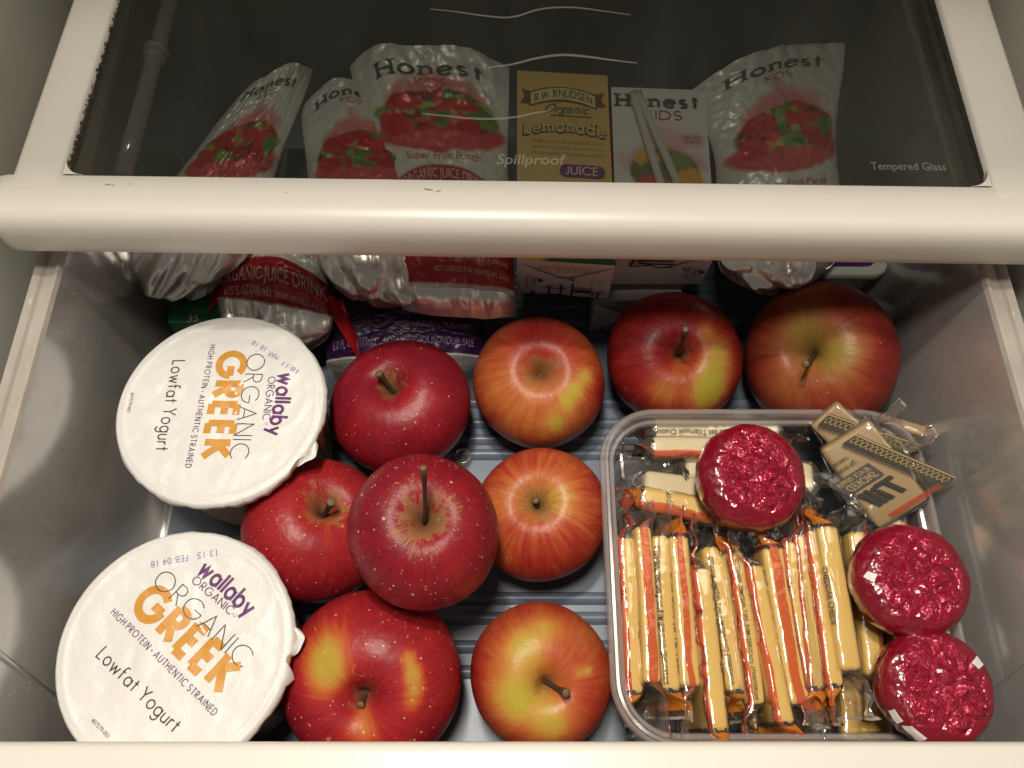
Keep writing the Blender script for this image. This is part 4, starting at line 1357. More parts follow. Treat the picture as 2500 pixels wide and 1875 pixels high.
SM = "Smile. You're about to eat Tillamook Cheese."
ING = 'INGREDIENTS: CULTURED MILK, SALT, ENZYMES, ANNATTO'
PI = math.pi
row = [
    # top px, bottom px, z, thick, label, extras
    (r3, (215, 165), (270, 1175), .050, .0078, 'yellow cheese stick against the tub wall, leftmost of the upright row', dict(strip=.72, ends=('clear', 'orange'), hash_ends=(1,), fins=(.016, .010), text=[(SM, -.78, -.48, .032, -.004, 'black_ink')])),
    (r3, (322, 92), (385, 1105), .054, .0074, 'cheese stick with a wide pink tear strip, second from the tub wall', dict(strip=.0, strip_w=.0031, ends=('clear', 'grey'), hash_ends=(), fins=(.008, .018), text=[('SELL BY 22 JUN 2018', -.95, -.62, .022, -.022, 'dark_ink')])),
    (r3, (440, 150), (510, 1160), .051, .0080, 'cheese stick printed with an ingredients line down its top edge', dict(ends=('clear', 'orange'), hash_ends=(1,), fins=(.016, .008), text=[(ING, .72, .28, .030, -.028, 'dark_ink'), ('BEST BY 01 AUG 2018', -.55, -.90, .026, -.016, 'black_ink')])),
    (r3, (555, 148), (640, 1130), .053, .0088, 'cheese stick with orange twisted end and dark red strip down the middle', dict(strip=.05, ends=('orange', 'clear'), hash_ends=(0,), fins=(.009, .017))),
    (r3, (705, 365), (815, 1420), .053, .0086, 'longest slipped cheese stick, its lower end nearest the front bar', dict(strip=.85, ends=('clear', 'orange'), hash_ends=(1,), fins=(.020, .010), text=[(SM, -.90, -.52, -.030, .031, 'black_ink')])),
    (r3, (790, 215), (960, 1165), .046, .0125, 'broad cheese stick stamped with a date, right of the slipped one', dict(ends=('clear', 'orange'), hash_ends=(1,), fins=(.016, .009), text=[('BEST BY 01 AUG 2018', -.55, -.80, .030, -.020, 'dark_ink'), (ING, .66, .40, .028, -.026, 'black_ink')])),
    (r3, (915, 250), (1062, 1245), .052, .0074, 'cheese stick with orange twisted tip beside the date stamped one', dict(strip=.72, ends=('orange', 'clear'), hash_ends=(0,), fins=(.010, .015), text=[(ING, .30, -.05, .030, -.028, 'dark_ink')])),
    (r3, (1045, 345), (1250, 1375), .054, .0080, 'low set cheese stick with a red wavy strip, near the middle of the row', dict(strip=.68, ends=('clear', 'orange'), hash_ends=(1,), fins=(.016, .010), text=[(SM, -.85, -.50, -.030, .030, 'dark_ink')])),
    (r3, (1165, 220), (1345, 1245), .056, .0098, 'cheese stick with a broad pink strip and bright glare, mid row', dict(strip=.05, strip_w=.0034, ends=('orange', 'clear'), hash_ends=(0,), fins=(.009, .017))),
    (r3, (1275, 190), (1435, 1150), .055, .0080, 'cheese stick right of the pink striped one, strip on its right side', dict(strip=.85, ends=('clear', 'orange'), hash_ends=(1,), fins=(.014, .012))),
    (r4, (150, 150), (260, 1150), .054, .0078, 'cheese stick with a message line along its left face, before the tall one', dict(strip=.72, ends=('clear', 'orange'), hash_ends=(1,), fins=(.014, .011), text=[(SM, -.75, -.40, -.030, .030, 'black_ink')])),
    (r4, (235, 120), (375, 1130), .056, .0076, 'cheese stick with a long red strip and wide orange foot', dict(strip=.80, ends=('clear', 'orange'), hash_ends=(1,), fins=(.014, .012), text=[('BEST BY 01 AUG 2018', -.55, -.85, .024, -.018, 'dark_ink')])),
    (r4, (320, 85), (480, 1025), .060, .0094, 'tallest shiny cheese stick with orange twisted tip, left of the red rounds', dict(ends=('orange', 'clear'), hash_ends=(0,), fins=(.013, .016), text=[('CHEDDAR CHEESE', .90, .65, -.012, .012, 'dark_ink')])),
    (r4, (520, 120), (640, 1060), .050, .0088, 'cheese stick half hidden by the red rounds, with dark printed end', dict(strip=-.6, ends=('grey', 'clear'), hash_ends=(0,), fins=(.010, .014), text=[('BEST BY 15 JUL', -.5, -.8, .010, -.020, 'dark_ink')])),
    (r4, (760, 40), (830, 900), .046, .0110, 'rightmost cheese stick, its top showing above the middle red round', dict(strip=-.75, ends=('clear', 'clear'), hash_ends=(), fins=(.014, .010))),
    (r4, (1020, 700), (1100, 1400), .036, .0110, 'cheese stick under the red rounds, only a corner showing at the tub wall', dict(ends=('clear', 'clear'), hash_ends=(0,), fins=(.006, .006))),
]
for i, (f, a, b, z, th, lab, kw) in enumerate(row):
    tw = (random.uniform(0.15, 0.7) * random.choice((-1, 1)), random.uniform(0.15, 0.6) * random.choice((-1, 1)))
    stick('cheese_stick', W(*f(*a), z), W(*f(*b), z - 0.003 + random.uniform(-.001, .001)), th, 0.020, lab, roll=-0.16 + 0.01 * i, seed=i + 2, fin_twist=tw, bow=random.uniform(-.0006, .0006), **kw)

# bottom layer, seen between the others
stick('cheese_stick', W(*r3(690, 900), .030), W(*r3(735, 1500), .030), .020, .008, 'flat cheese stick deep in the tub, under the front of the row', seed=41, ends=('clear', 'grey'), hash_ends=(1,), fins=(.008, .009))
stick('cheese_stick', W(*r3(1130, 900), .028), W(*r3(1165, 1560), .028), .020, .008, 'flat cheese stick deep in the tub, low beneath the pink striped one', seed=42, ends=('clear', 'grey'), hash_ends=(1,), fins=(.008, .009))
stick('cheese_stick', W(*r4(560, 900), .028), W(*r4(590, 1500), .028), .022, .008, 'flat cheese stick lying deep, left of the frontmost red round', seed=43, ends=('clear', 'grey'), hash_ends=(1,), fins=(.008, .009))

# sticks lying across the back of the tub
stick('cheese_stick', W(*r1(545, 345), .047), W(*r1(1720, 372), .047), .0125, .020, 'pale cheese stick lying along the back wall of the tub with upside down message', cheese='pale_cheese', seed=51, roll=0.25, ends=('grey', 'clear'), hash_ends=(0,), fins=(.009, .012), fan=.6,
      text=[("Smile. You're about to eat Tillamook Cheese.", -.15, .22, .031, -.030, 'dark_ink'), ("about to eat Tillamook Cheese.", .70, 1.02, .031, -.020, 'dark_ink')], strip=1.6)
stick('cheese_stick', W(*r1(530, 485), .050), W(*r1(1560, 500), .050), .0098, .020, 'pale cheese stick with red stripe, second from the back wall of the tub', cheese='pale_cheese', seed=52, roll=0.15, ends=('grey', 'clear'), hash_ends=(0,), fins=(.009, .013), fan=.7, strip=.7, strip_w=.0035)
stick('cheese_stick', W(*r1(845, 660), .044), W(*r1(1830, 690), .044), .0200, .009, 'pale cheese stick under the back red round with a dark striped wrapper end', cheese='pale_cheese', seed=53, ends=('grey', 'clear'), hash_ends=(0,), fins=(.030, .010), fan=1.0, fin_twist=(1.35, 0.4))
stick('cheese_stick', W(*r1(470, 835), .047), W(*r1(1450, 960), .043), .0150, .012, 'white cheese stick stamped with a code, pointing under the back red round', cheese='pale_cheese', seed=54, ends=('clear', 'clear'), hash_ends=(), fins=(.006, .008), fan=.9,
      text=[('2K 15-14 04', .75, .45, -.004, .012, 'dark_ink')])
stick('cheese_stick', W(*r1(430, 955), .051), W(*r1(1420, 1150), .050), .0105, .018, 'yellow cheese stick with orange end and curling red stripe at the left wall', seed=55, ends=('orange', 'clear'), hash_ends=(0,), fins=(.011, .010), fan=.6, strip=.5, strip_w=.0038, roll=0.2)
stick('cheese_stick', W(*r1(1700, 745), .050), W(*r1(2035, 770), .050), .0150, .013, 'short pale cheese end poking out right of the back red round', cheese='pale_cheese', seed=56, ends=('clear', 'clear'), hash_ends=(), fins=(.004, .010), fan=.8)
# small dark square of print on a loose wrapper end
# smoked bars
def smoked_bar(corner_px, z, thick, label, seed, text):
    """corner_px: band-left, band-right, far-right, far-left pixels of the upper face"""
    bl, br, fr_, fl = [W(*p, zz) for p, zz in zip(corner_px, z)]
    L = (((bl + br) / 2) - ((fl + fr_) / 2))
    A = (fl + fr_) / 2
    B = (bl + br) / 2
    wid = (br - bl).length
    nrm = (br - bl).cross(B - A).normalized()
    if nrm.z < 0:
        nrm = -nrm
    root = stick('smoked_cheese_bar', A, B, wid, thick, label, cheese='smoked', seed=seed, fins=(.006, .020), fin_twist=(1.4, 1.5), ends=('clear', 'clear'), hash_ends=(), fan=.5, cat='cheese bar', group='smoked cheese bars on the tub corner',
                 nrm_hint=nrm, strip=None)
    up = nrm
    ex = (br - bl)
    ey = (A - B).normalized()
    film = [c for c in root.children if c.name.startswith('wrapper')][0]

    def pt(u, v, k_=0):
        # u 0..1 along the band, v metres from the band end into the bar
        return bl + ex * u + ey * v + up * (0.0016 + 0.00003 * k_)
    # dark band with a row of pale loops
    mb = MB().add([pt(-.02, -.003), pt(1.02, -.003), pt(1.02, .0045), pt(-.02, .0045)], [(0, 1, 2, 3)])
    mb.build('border_band', M['grey_print'], film, smooth=False)
    mb = MB()
    nl = int(wid / 0.0022)
    for i in range(nl):
        u0 = (i + .5) / nl
        vs_, fs = arc_ring(0.36, 0.5)
        mb.add([pt(u0 + (v.x - .5) * 0.95 / nl, -.0012 + v.y * .0038, 4 + (i % 2)) for v in vs_], fs)
    mb.add([pt(-.02, -.0026, 4), pt(1.02, -.0026, 4), pt(1.02, -.0018, 4), pt(-.02, -.0018, 4)], [(0, 1, 2, 3)])
    mb.build('border_loops', M['tan_ink'], film, smooth=False)
    mb = MB()
    nt = int(wid / 0.0011)
    for i in range(nt):
        u0 = i / nt
        mb.add([pt(u0, .0046, 2), pt(u0 + .5 / nt, .0046, 2), pt(u0 + .8 / nt, .0062, 2), pt(u0 + .3 / nt, .0062, 2)], [(0, 1, 2, 3)])
    mb.build('hash_marks', M['black_ink'], film, smooth=False)
    if text:
        # red stripe on the right edge
        MB().add([pt(.965, .004, 6), pt(1.03, .004, 6), pt(1.03, .029, 6), pt(.965, .029, 6)], [(0, 1, 2, 3)]).build('tear_strip', M['red_strip'], film, smooth=False)

        def tx(body, u0, u1, v0, cap, mat, bold=0.01, name='printed_lettering', lv=6):
            # lettering runs from the band into the bar: reading direction along +v, letter tops toward u=0
            st, ln = font_text(body, bold)
            return lay_text(name, st, lambda x, y, kk: pt(u0 + (u1 - u0) * y, v0 + cap * x, lv), M[mat], film)
        MB().add([pt(.335, .0085, 5), pt(.55, .0105, 5), pt(.55, .0285, 5), pt(.335, .0285, 5)], [(0, 1, 2, 3)]).build('label_block', M['dark_ink'], film, smooth=False)
        tx('SMOKED', .53, .44, .012, .0140, 'tan_ink')
        tx('BLACK PEPPER', .42, .36, .011, .0160, 'tan_ink')
        tx('Till', .83, .60, .010, .017, 'black_ink', 0.035)
        tx('The farmer-owned', .27, .21, .010, .017, 'black_ink', 0.0)
        tx('creamery cheddar', .17, .11, .010, .017, 'black_ink', 0.0)
    return root


smoked_bar([r2(655, 470), r2(1500, 830), r2(945, 1105), r2(315, 750)], (.064, .066, .054, .053), .009, 'smoked cheese bar with looped border, black label and red edge at the tub corner', 61, True)
smoked_bar([r2(425, 290), r2(1220, 560), r2(900, 820), r2(250, 470)], (.058, .060, .050, .050), .008, 'second smoked cheese bar, tucked behind the one with the black label', 62, False)
stick('cheese_stick', W(*r2(900, 290), .052), W(*r2(1330, 415), .050), .006, .010, 'thin wrapped cheese slice edge behind the smoked bars near the drawer wall', cheese='smoked', seed=63, ends=('grey', 'clear'), hash_ends=(), fins=(.006, .008), fan=.8)


# ------------------------------------------------------------------ RED FOIL ROUNDS
def red_round(px, py, wpx, z, tilt, label, seed, marks):
    c = V(px, py, z)
    Zd = (c - Vector((0, 0, CAM_H))).dot(Vector((0, CP, -SP)))
    R = 0.5 * wpx * K / FPX * Zd
    H = 0.0108
    rot = Matrix.Rotation(tilt[0], 3, 'X') @ Matrix.Rotation(tilt[1], 3, 'Y')
    root = thing('red_cheese_round', label, 'cheese', c, 'red wrapped cheese rounds')
    nu, nv = 150, 90

    def surf(a, ph, off=0.0):
        sx, cz = math.sin(ph), math.cos(ph)
        r = R * math.copysign(abs(sx) ** 0.72, sx)
        z_ = H * math.copysign(abs(cz) ** 0.66, cz)
        p = Vector((r * math.cos(a), r * math.sin(a), z_))
        q = p * 115 + Vector((seed * 9, 0, 0))
        w = 0.45 * abs(mnoise.noise(q * .8)) + 0.30 * abs(mnoise.noise(q * 2.1 + Vector((3, 1, 0)))) + 0.12 * mnoise.noise(q * 4.7)
        top = float(sstep(-0.2, 0.6, cz))
        # radial pleats down the side, gathered rosette on the face
        pleat = 0.0005 * mnoise.noise(Vector((math.cos(a) * 5, math.sin(a) * 5, seed))) + 0.00035 * mnoise.noise(Vector((math.cos(a) * 13, math.sin(a) * 13, seed * 2)))
        edge = 0.0010 * mnoise.noise(Vector((math.cos(a) * 2.2, math.sin(a) * 2.2, seed * 4.0)))
        nrm = Vector((math.cos(a) * sx / R, math.sin(a) * sx / R, cz / H)).normalized()
        p += nrm * (0.0021 * (w - 0.15) * (0.25 + 0.75 * top) + (pleat + edge) * abs(sx) ** 6 * (1 - 0.8 * top) + off)
        return c + rot @ p

    P = [[surf(2 * PI * i / nu, PI * (0.004 + 0.992 * j / (nv - 1))) for j in range(nv)] for i in range(nu)]
    mb = MB().grid(P, close_u=True)
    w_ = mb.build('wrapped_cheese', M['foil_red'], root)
    bm = bmesh.new()
    bm.from_mesh(w_.data)
    bmesh.ops.holes_fill(bm, edges=[e for e in bm.edges if e.is_boundary], sides=0)
    bmesh.ops.triangulate(bm, faces=[f for f in bm.faces if len(f.verts) > 4])
    bmesh.ops.recalc_face_normals(bm, faces=bm.faces[:])
    for f_ in bm.faces:
        f_.smooth = True
    bm.to_mesh(w_.data)
    bm.free()
    # bits of the printed label showing through the pleats
    for (poly) in marks:
        mb = MB()
        pts = []
        n_ = 6
        (a0, p0), (a1, p1), (a2, p2), (a3, p3) = poly
        rows = []
        for i in range(n_ + 1):
            t = i / n_
            rr_ = []
            for j in range(n_ + 1):
                u = j / n_
                aa = (a0 * (1 - u) + a1 * u) * (1 - t) + (a3 * (1 - u) + a2 * u) * t
                pp = (p0 * (1 - u) + p1 * u) * (1 - t) + (p3 * (1 - u) + p2 * u) * t
                rr_.append(surf(aa, pp, 0.00025))
            rows.append(rr_)
        mb.grid(rows).build('white_print', M['white_ink'], w_)
    return root


red_round(1620, 1032, 232, .0665, (0.10, 0.05), 'crumpled red wrapped cheese round at the back of the tub', 1, [])
red_round(1961, 1255, 243, .0660, (0.05, -0.10), 'red wrapped cheese round by the right wall with a small white fleck', 2,
          [[(3.10, .92), (3.25, .66), (3.05, .56), (2.98, .78)], [(4.45, .13), (4.7, .13), (4.75, .17), (4.45, .18)]])
red_round(2014, 1485, 240, .0640, (0.06, -0.06), 'red wrapped cheese round with white stripes, nearest the front bar', 3,
          [[(0.42, 1.05), (0.62, 1.02), (0.60, .62), (0.40, .72)], [(3.55, 1.35), (3.80, 1.35), (3.80, 1.05), (3.55, 1.05)], [(3.85, 1.25), (4.25, 1.45), (4.30, 1.05), (3.95, .95)], [(1.5, .13), (1.9, .13), (1.9, .18), (1.5, .17)]])

# ------------------------------------------------------------------ JUICE POUCHES
PG = 'juice pouches lying in the drawer under the glass'


def noise2(U, Vv, sc, seed):
    out = np.zeros(U.shape)
    it = np.nditer(U, flags=['multi_index'])
    for x in it:
        i = it.multi_index
        out[i] = mnoise.noise(Vector((float(U[i]) * sc, float(Vv[i]) * sc, seed)))
    return out


def blob(U, Vv, cu, cv, ru, rv, soft=0.15):
    d = np.sqrt(((U - cu) / ru) ** 2 + ((Vv - cv) / rv) ** 2)
    return 1 - sstep(1 - soft, 1 + soft, d)


def paint(img, mask, c, a=None):
    m = mask[..., None]
    img[..., :3] = img[..., :3] * (1 - m) + np.array(c) * m
    if a is not None:
        img[..., 3] = img[..., 3] * (1 - mask) + a * mask


def fruit_print(U, Vv, seed, band=0.50, fv=0.31, band_col=(0.33, 0.012, 0.016), base=(0.60, 0.585, 0.55), fruit=True, band_end=0.985, fh=1.0):
    img = np.zeros(U.shape + (4,))
    img[..., :3] = base
    img[..., 3] = 0.12
    n1 = noise2(U, Vv, 9, seed)
    n2 = noise2(U, Vv, 22, seed + 3)
    if fruit:
        V0 = Vv
        Vv = fv + (Vv - fv) / fh
        dn = 0.05 * n1
        paint(img, blob(U + 0.06 * n1, Vv + dn * .4, .52, fv - .075, .33, .10, .25) * .8, (0.60, 0.13, 0.13))
        paint(img, blob(U + dn, Vv, .50, fv - .165, .06, .06, .4) * .6, (0.62, 0.2, 0.2))
        paint(img, blob(U + dn, Vv + dn * .3, .52, fv + .055, .45, .085, .08), (0.55, 0.06, 0.07))
        paint(img, blob(U + dn * .4, Vv, .52, fv - .01, .40, .105, .06), (0.16, 0.03, 0.015))
        rr = np.random.default_rng(int(seed) + 40)
        for q in range(70):
            a, rad_ = rr.random() * 6.28, rr.random() ** .5
            cu, cv = .52 + .37 * rad_ * math.cos(a), fv - .01 + .095 * rad_ * math.sin(a)
            lf = rr.random()
            c = (.50, .028, .03) if lf < .36 else ((.10, .19, .03) if lf < .60 else ((.24, .34, .07) if lf < .88 else ((.38, .015, .03) if lf < .93 else (.58, .16, .10))))
            paint(img, blob(U + dn * .8, Vv + dn * .25, cu, cv, .03 + .06 * rr.random(), .010 + .020 * rr.random(), .07), np.array(c) * (.7 + .5 * rr.random()))
        for (cu, cv, ru, rv, c) in ((.30, -.06, .13, .035, (.46, .025, .03)), (.66, -.05, .15, .024, (.52, .03, .03)), (.84, -.02, .07, .03, (.10, .18, .04)), (.24, .03, .10, .045, (.50, .02, .03)), (.74, .04, .10, .04, (.42, .015, .025))):
            paint(img, blob(U + dn * .8, Vv + dn * .25, cu, fv + cv, ru, rv, .10), c)
        paint(img, blob(U + dn * .8, Vv + dn * .3, .54, fv + .085, .33, .034, .12), (0.58, 0.08, 0.09))
        img[..., :3] *= (1 + 0.35 * n2 * blob(U, Vv, .5, fv, .45, .13, .2))[..., None]
        Vv = V0
        paint(img, blob(U, Vv, .12, band - .035, .058, .026, .12), (0.10, 0.20, 0.13))
        paint(img, blob(U, Vv, .12, band - .035, .046, .020, .12), (0.62, 0.62, 0.58))
        paint(img, blob(U + .6 * (Vv - band), Vv, .135, band - .028, .024, .014, .2), (0.05, 0.20, 0.10))
    cb = band + 0.55 * (U - .5) ** 2
    paint(img, sstep(cb - .006, cb + .006, Vv) * (1 - sstep(band_end - .005, band_end + .005, Vv)), band_col, 0.0)
    return img


def pouch(name, label, corners, tb, seed, img_fn, texts=(), back_mat=None, waist=.05, arch=.006, curl=.010, gusset=True, crumple=1.0, nuv=(100, 140), flange=None, gb=0.012, group=PG, dots=False, tails=False):
    """corners TL, TR, BR, BL of the middle plane (world); tb = half thickness near the foot"""
    TL, TR, BR, BL = [Vector(c) for c in corners]
    cen = (TL + TR + BR + BL) / 4
    root = thing(name, label, 'juice pouch', (cen.x, cen.y, min(BL.z, BR.z) - tb), group)
    nrm = (TR - TL).cross(TL - BL).normalized()
    if nrm.z < 0:
        nrm = -nrm
    down = ((BL + BR) - (TL + TR)).normalized()

    def prof_v(v):
        return float(sstep(0.04, 0.75, v)) * (1.0 if v < .9 else 1 - 0.12 * (v - .9) / .1)

    def mid(u, v):
        uw = .5 + (u - .5) * (1 - waist * math.sin(PI * v) ** 2)
        p = (TL * (1 - uw) + TR * uw) * (1 - v) + (BL * (1 - uw) + BR * uw) * v
        tp = (1 - v) ** 2
        p = p - down * (arch * (math.sin(PI * u) - .4) + .005 * mnoise.noise(Vector((u * 2.6, seed * 1.7, 0)))) * tp
        p = p - nrm * (curl * abs(2 * u - 1) ** 2.5 * tp + .012 * tp * tp * mnoise.noise(Vector((u * 2.0, v * 2, seed * 2.3))))
        return p

    def front(u, v, off=0.0):
        e = max(0.0, 1 - abs(2 * u - 1) ** 2.6)
        b = tb * prof_v(v) * e ** 0.62
        q = Vector((u * 5 + seed * 3.3, v * 7, seed))
        w = 0.0016 * mnoise.noise(q) + 0.0010 * abs(mnoise.noise(q * 2.2)) + 0.0005 * mnoise.noise(q * 5)
        w += 0.0022 * float(sstep(.35, .0, v)) * (abs(mnoise.noise(Vector((u * 7, v * 11, seed)))) + .6 * mnoise.noise(Vector((u * 13, v * 17, seed))))
        if v > .86:
            w += 0.0020 * (v - .86) / .14 * mnoise.noise(Vector((u * 9 + seed, v * 5, 2)))
        return mid(u, v) + nrm * (b + w * min(1, e * 2 + .25) + off + .0004)

    def back(u, v):
        e = max(0.0, 1 - abs(2 * u - 1) ** 2.6)
        return mid(u, v) - nrm * (tb * prof_v(v) * e ** 0.62 * 0.9 + .0042 * min(1, e * 3))

    nu, nv = nuv
    us = np.linspace(0, 1, nu)
    vs_ = np.linspace(0, 1, nv)
    U, Vv = np.meshgrid(us, vs_)
    img = img_fn(U, Vv)
    pts, cols, faces = [], [], []
    for i in range(nv):
        for j in range(nu):
            pts.append(front(us[j], vs_[i]))
            cols.append(img[i, j])
    for i in range(nv - 1):
        for j in range(nu - 1):
            faces.append((i * nu + j, (i + 1) * nu + j, (i + 1) * nu + j + 1, i * nu + j + 1))
    fp = mesh('front_panel', pts, faces, M['pouch_print'], root, colors=cols)
    MB().grid([[back(u, v) for v in np.linspace(0, 1, 12)] for u in np.linspace(0, 1, 14)]).build('back_panel', back_mat or M['silver'], root)
    if gusset:
        rows = []
        nw, ng = 26, 60
        for j in range(ng):
            u = j / (ng - 1)
            f_, b_ = front(u, 1.0), back(u, 1.0)
            row_ = []
            for i in range(nw):
                t = i / (nw - 1)
                e = max(0.0, 1 - abs(2 * u - 1) ** 2.2) ** .6
                p = f_.lerp(b_, t) + down * (gb * math.sin(PI * min(1, t * 1.25)) ** .8 * e if t < .8 else gb * e * (1 - t) / .2)
                q = Vector((u * 2.6 + t * .9 + seed * 2.7, t * 2.4 - u * .8, seed * 1.9))
                cr = 0.0085 * (abs(mnoise.noise(q)) - .25) + 0.0045 * (abs(mnoise.noise(q * 1.9 + Vector((u, 7, 0)))) - .2) + 0.0012 * mnoise.noise(q * 4.5)
                p += (down * .8 + nrm * .5) * cr * crumple * math.sin(PI * t) ** .4 * min(1, e * 1.5)
                row_.append(p)
            rows.append(row_)
        g = MB().grid(rows).build('bottom_gusset', M['silver'], root)
        if dots:
            mb = MB()
            for _ in range(170):
                j = random.randint(8, 40)
                i = random.randint(2, 6)
                p = rows[j][i] + (down * .5 + nrm) * 0.0005 + (rows[j + 1][i] - rows[j][i]) * random.random() + (rows[j][i + 1] - rows[j][i]) * random.random()
                r = random.uniform(.00012, .00028)
                ex = (rows[j + 1][i] - rows[j][i]).normalized() * r
                ey = (rows[j][i + 1] - rows[j][i]).normalized() * r
                mb.add([p - ex - ey, p + ex - ey, p + ex + ey, p - ex + ey], [(0, 1, 2, 3)])
            dd = mb.build('dot_code', M['black_ink'], g, smooth=False)
            dd['kind'] = 'stuff'
    if flange:
        # flat welded seam hanging past the foot
        ln, mat = flange
        rows = []
        for j in range(40):
            u = j / 39
            f_ = front(u, 1.0, 0.0003)
            row_ = []
            for i in range(5):
                t = i / 4
                row_.append(f_ + down * ln * t * (1 - .3 * abs(2 * u - 1) ** 3) - nrm * (0.010 * t * t) + nrm * 0.0018 * t * mnoise.noise(Vector((u * 7, t * 2, seed))))
            rows.append(row_)
        MB().grid(rows).build('foot_seam', mat, root)
    if tails:
        for sgn, u in ((-1, 0.0), (1, 1.0)):
            rows = []
            for i in range(10):
                t = i / 9
                b0 = front(u, 0.80 + .2 * t)
                out = (BR - BL).normalized() * sgn
                rows.append([b0 + out * s * (.006 + .014 * t) + down * (0.030 * t * s) + nrm * 0.002 * math.sin(5 * t + 7 * s) - nrm * (.006 * s * s + .010 * t * s) for s in np.linspace(0, 1, 6)])
            MB().grid(rows).build('side_seam', M['red_card'], root)
    for (body, u0, u1, v0, cap, mat, kind, curve) in texts:
        if kind == 'serif':
            st, ln_ = stroke_text(body, .17, .16, serif=True)
        elif kind == 'hand':
            st, ln_ = stroke_text(body, .10, .14)
        else:
            st, ln_ = font_text(body, .012 if kind == 'bold' else 0.0, 1)

        def fm(x, y, kk, u0=u0, u1=u1, v0=v0, cap=cap, curve=curve):
            u = u0 + (u1 - u0) * x
            return front(u, v0 - cap * y + curve * (u - .5) ** 2, 0.0005 + kk * 0.000003)
        lay_text('printed_lettering', st, fm, M[mat], fp)
    return root


M['red_card'] = principled('red_seam_film', (0.42, 0.012, 0.014), 0.28)


def punch_texts(band):
    return [('Honest', .16, .84, .115, .055, 'dark_ink', 'serif', .10), ('KIDS', .40, .60, .165, .035, 'red_ink', 'hand', .10),
            ('Super Fruit Punch', .26, .80, band - .022, .032, 'red_ink', 'plain', .05),
            ('ORGANIC JUICE DRINK', .20, .84, band + .058, .042, 'pale_ink', 'plain', .5),
            ('FROM CONCENTRATE WITH OTHER NATURAL FLAVORS', .20, .84, band + .100, .022, 'pale_ink', 'plain', .45)]


def cam_px(p):
    d = Vector(p) - Vector((0, 0, CAM_H))
    Zz = d.dot(Vector((0, CP, -SP)))
    return (1250 + FPX * d.x / Zz, 937.5 - FPX * d.dot(Vector((0, SP, CP))) / Zz)


tz, bz = .098, .064
pouch('juice_pouch', 'white fruit punch pouch at far left under the glass, leaning left', [V(520, 190, tz), V(682, 122, tz + .004), V(548, 535, bz), V(275, 510, bz)], .013, 1, lambda U, Vv: fruit_print(U, Vv, 1, band=.80, fv=.47, fh=1.35), punch_texts(.80) + [('100%', .80, .95, .56, .026, 'red_ink', 'plain', 0), ('VITAMIN C', .76, .98, .60, .026, 'red_ink', 'plain', 0)], crumple=1.4, gb=.030)
pouch('juice_pouch', 'fruit punch pouch second from left, half covered by the front pouch', [V(640, 200, tz - .006), V(860, 150, tz - .006), V(950, 540, bz + .002), V(672, 530, bz)], .013, 2, lambda U, Vv: fruit_print(U, Vv, 2, band=.84, fv=.50, fh=1.35), punch_texts(.84), crumple=1.6, gb=.030)
pouch('juice_pouch', 'big front facing fruit punch pouch in the middle under the glass', [V(748, 120, tz + .003), V(1098, 112, tz + .003), V(1112, 640, bz - .006), V(860, 625, bz - .006)], .013, 3, lambda U, Vv: fruit_print(U, Vv, 3, band=.50, fv=.300, fh=1.05), punch_texts(.50) + [('WITH OTHER NATURAL FLAVORS', .35, .95, .885, .020, 'pale_ink', 'plain', .1), ('NOT LABELED FOR INDIVIDUAL SALE', .35, .95, .935, .020, 'pale_ink', 'plain', .1)], gusset=True, crumple=.6, gb=.004, flange=(.013, M['silver']))
pouch('juice_pouch', 'fruit punch pouch at the right under the glass, tilted right', [V(1505, 165, tz), V(1845, 62, tz), V(1815, 530, bz), V(1548, 535, bz)], .014, 4, lambda U, Vv: fruit_print(U, Vv, 4, band=.76, fv=.47, fh=1.4), punch_texts(.76), waist=.14, crumple=1.2, gb=.022)
pouch('juice_pouch', 'low fruit punch pouch with red label and red corner seams, behind the yogurt', [V(505, 430, .058), V(690, 440, .058), V(720, 690, .044), V(470, 650, .044)], .011, 5,
      lambda U, Vv: fruit_print(U, Vv, 5, band=.58, fv=.2, fruit=False, band_end=.985),
      [('Super Fruit Punch', .08, .92, .52, .09, 'red_ink', 'plain', .05), ('ORGANIC JUICE DRINK', .02, .99, .80, .12, 'pale_ink', 'plain', .3), ('6.75 FL OZ (200 mL)', .10, .52, .93, .075, 'pale_ink', 'plain', .25), ('THIS UNIT NOT LABELED FOR SALE', .55, .97, .93, .045, 'pale_ink', 'plain', .25)],
      crumple=1.1, gb=.020, dots=True, tails=True, group='juice pouches in the lower layer')
pouch('juice_pouch', 'purple labelled juice pouch lying lowest, behind the darkest red apple', [V(690, 560, .034), V(1055, 560, .034), V(1045, 775, .022), V(705, 785, .022)], .012, 6,
      lambda U, Vv: fruit_print(U, Vv, 6, band=.2, fruit=False, band_col=(0.032, 0.007, 0.052)),
      [('FROM CONCENTRATE', .45, .97, .63, .055, 'mauve_ink', 'plain', .1), ('WITH NATURAL FLAVORS', .45, .92, .74, .05, 'mauve_ink', 'plain', .1), ('6.0 FL OZ (177mL)', .06, .34, .90, .085, 'mauve_ink', 'plain', .1), ('NOT LABELED FOR INDIVIDUAL SALE', .39, .94, .90, .075, 'mauve_ink', 'plain', .1)],
      crumple=.6, gb=.006, flange=(.014, M['pouch_film']), group='juice pouches in the lower layer')


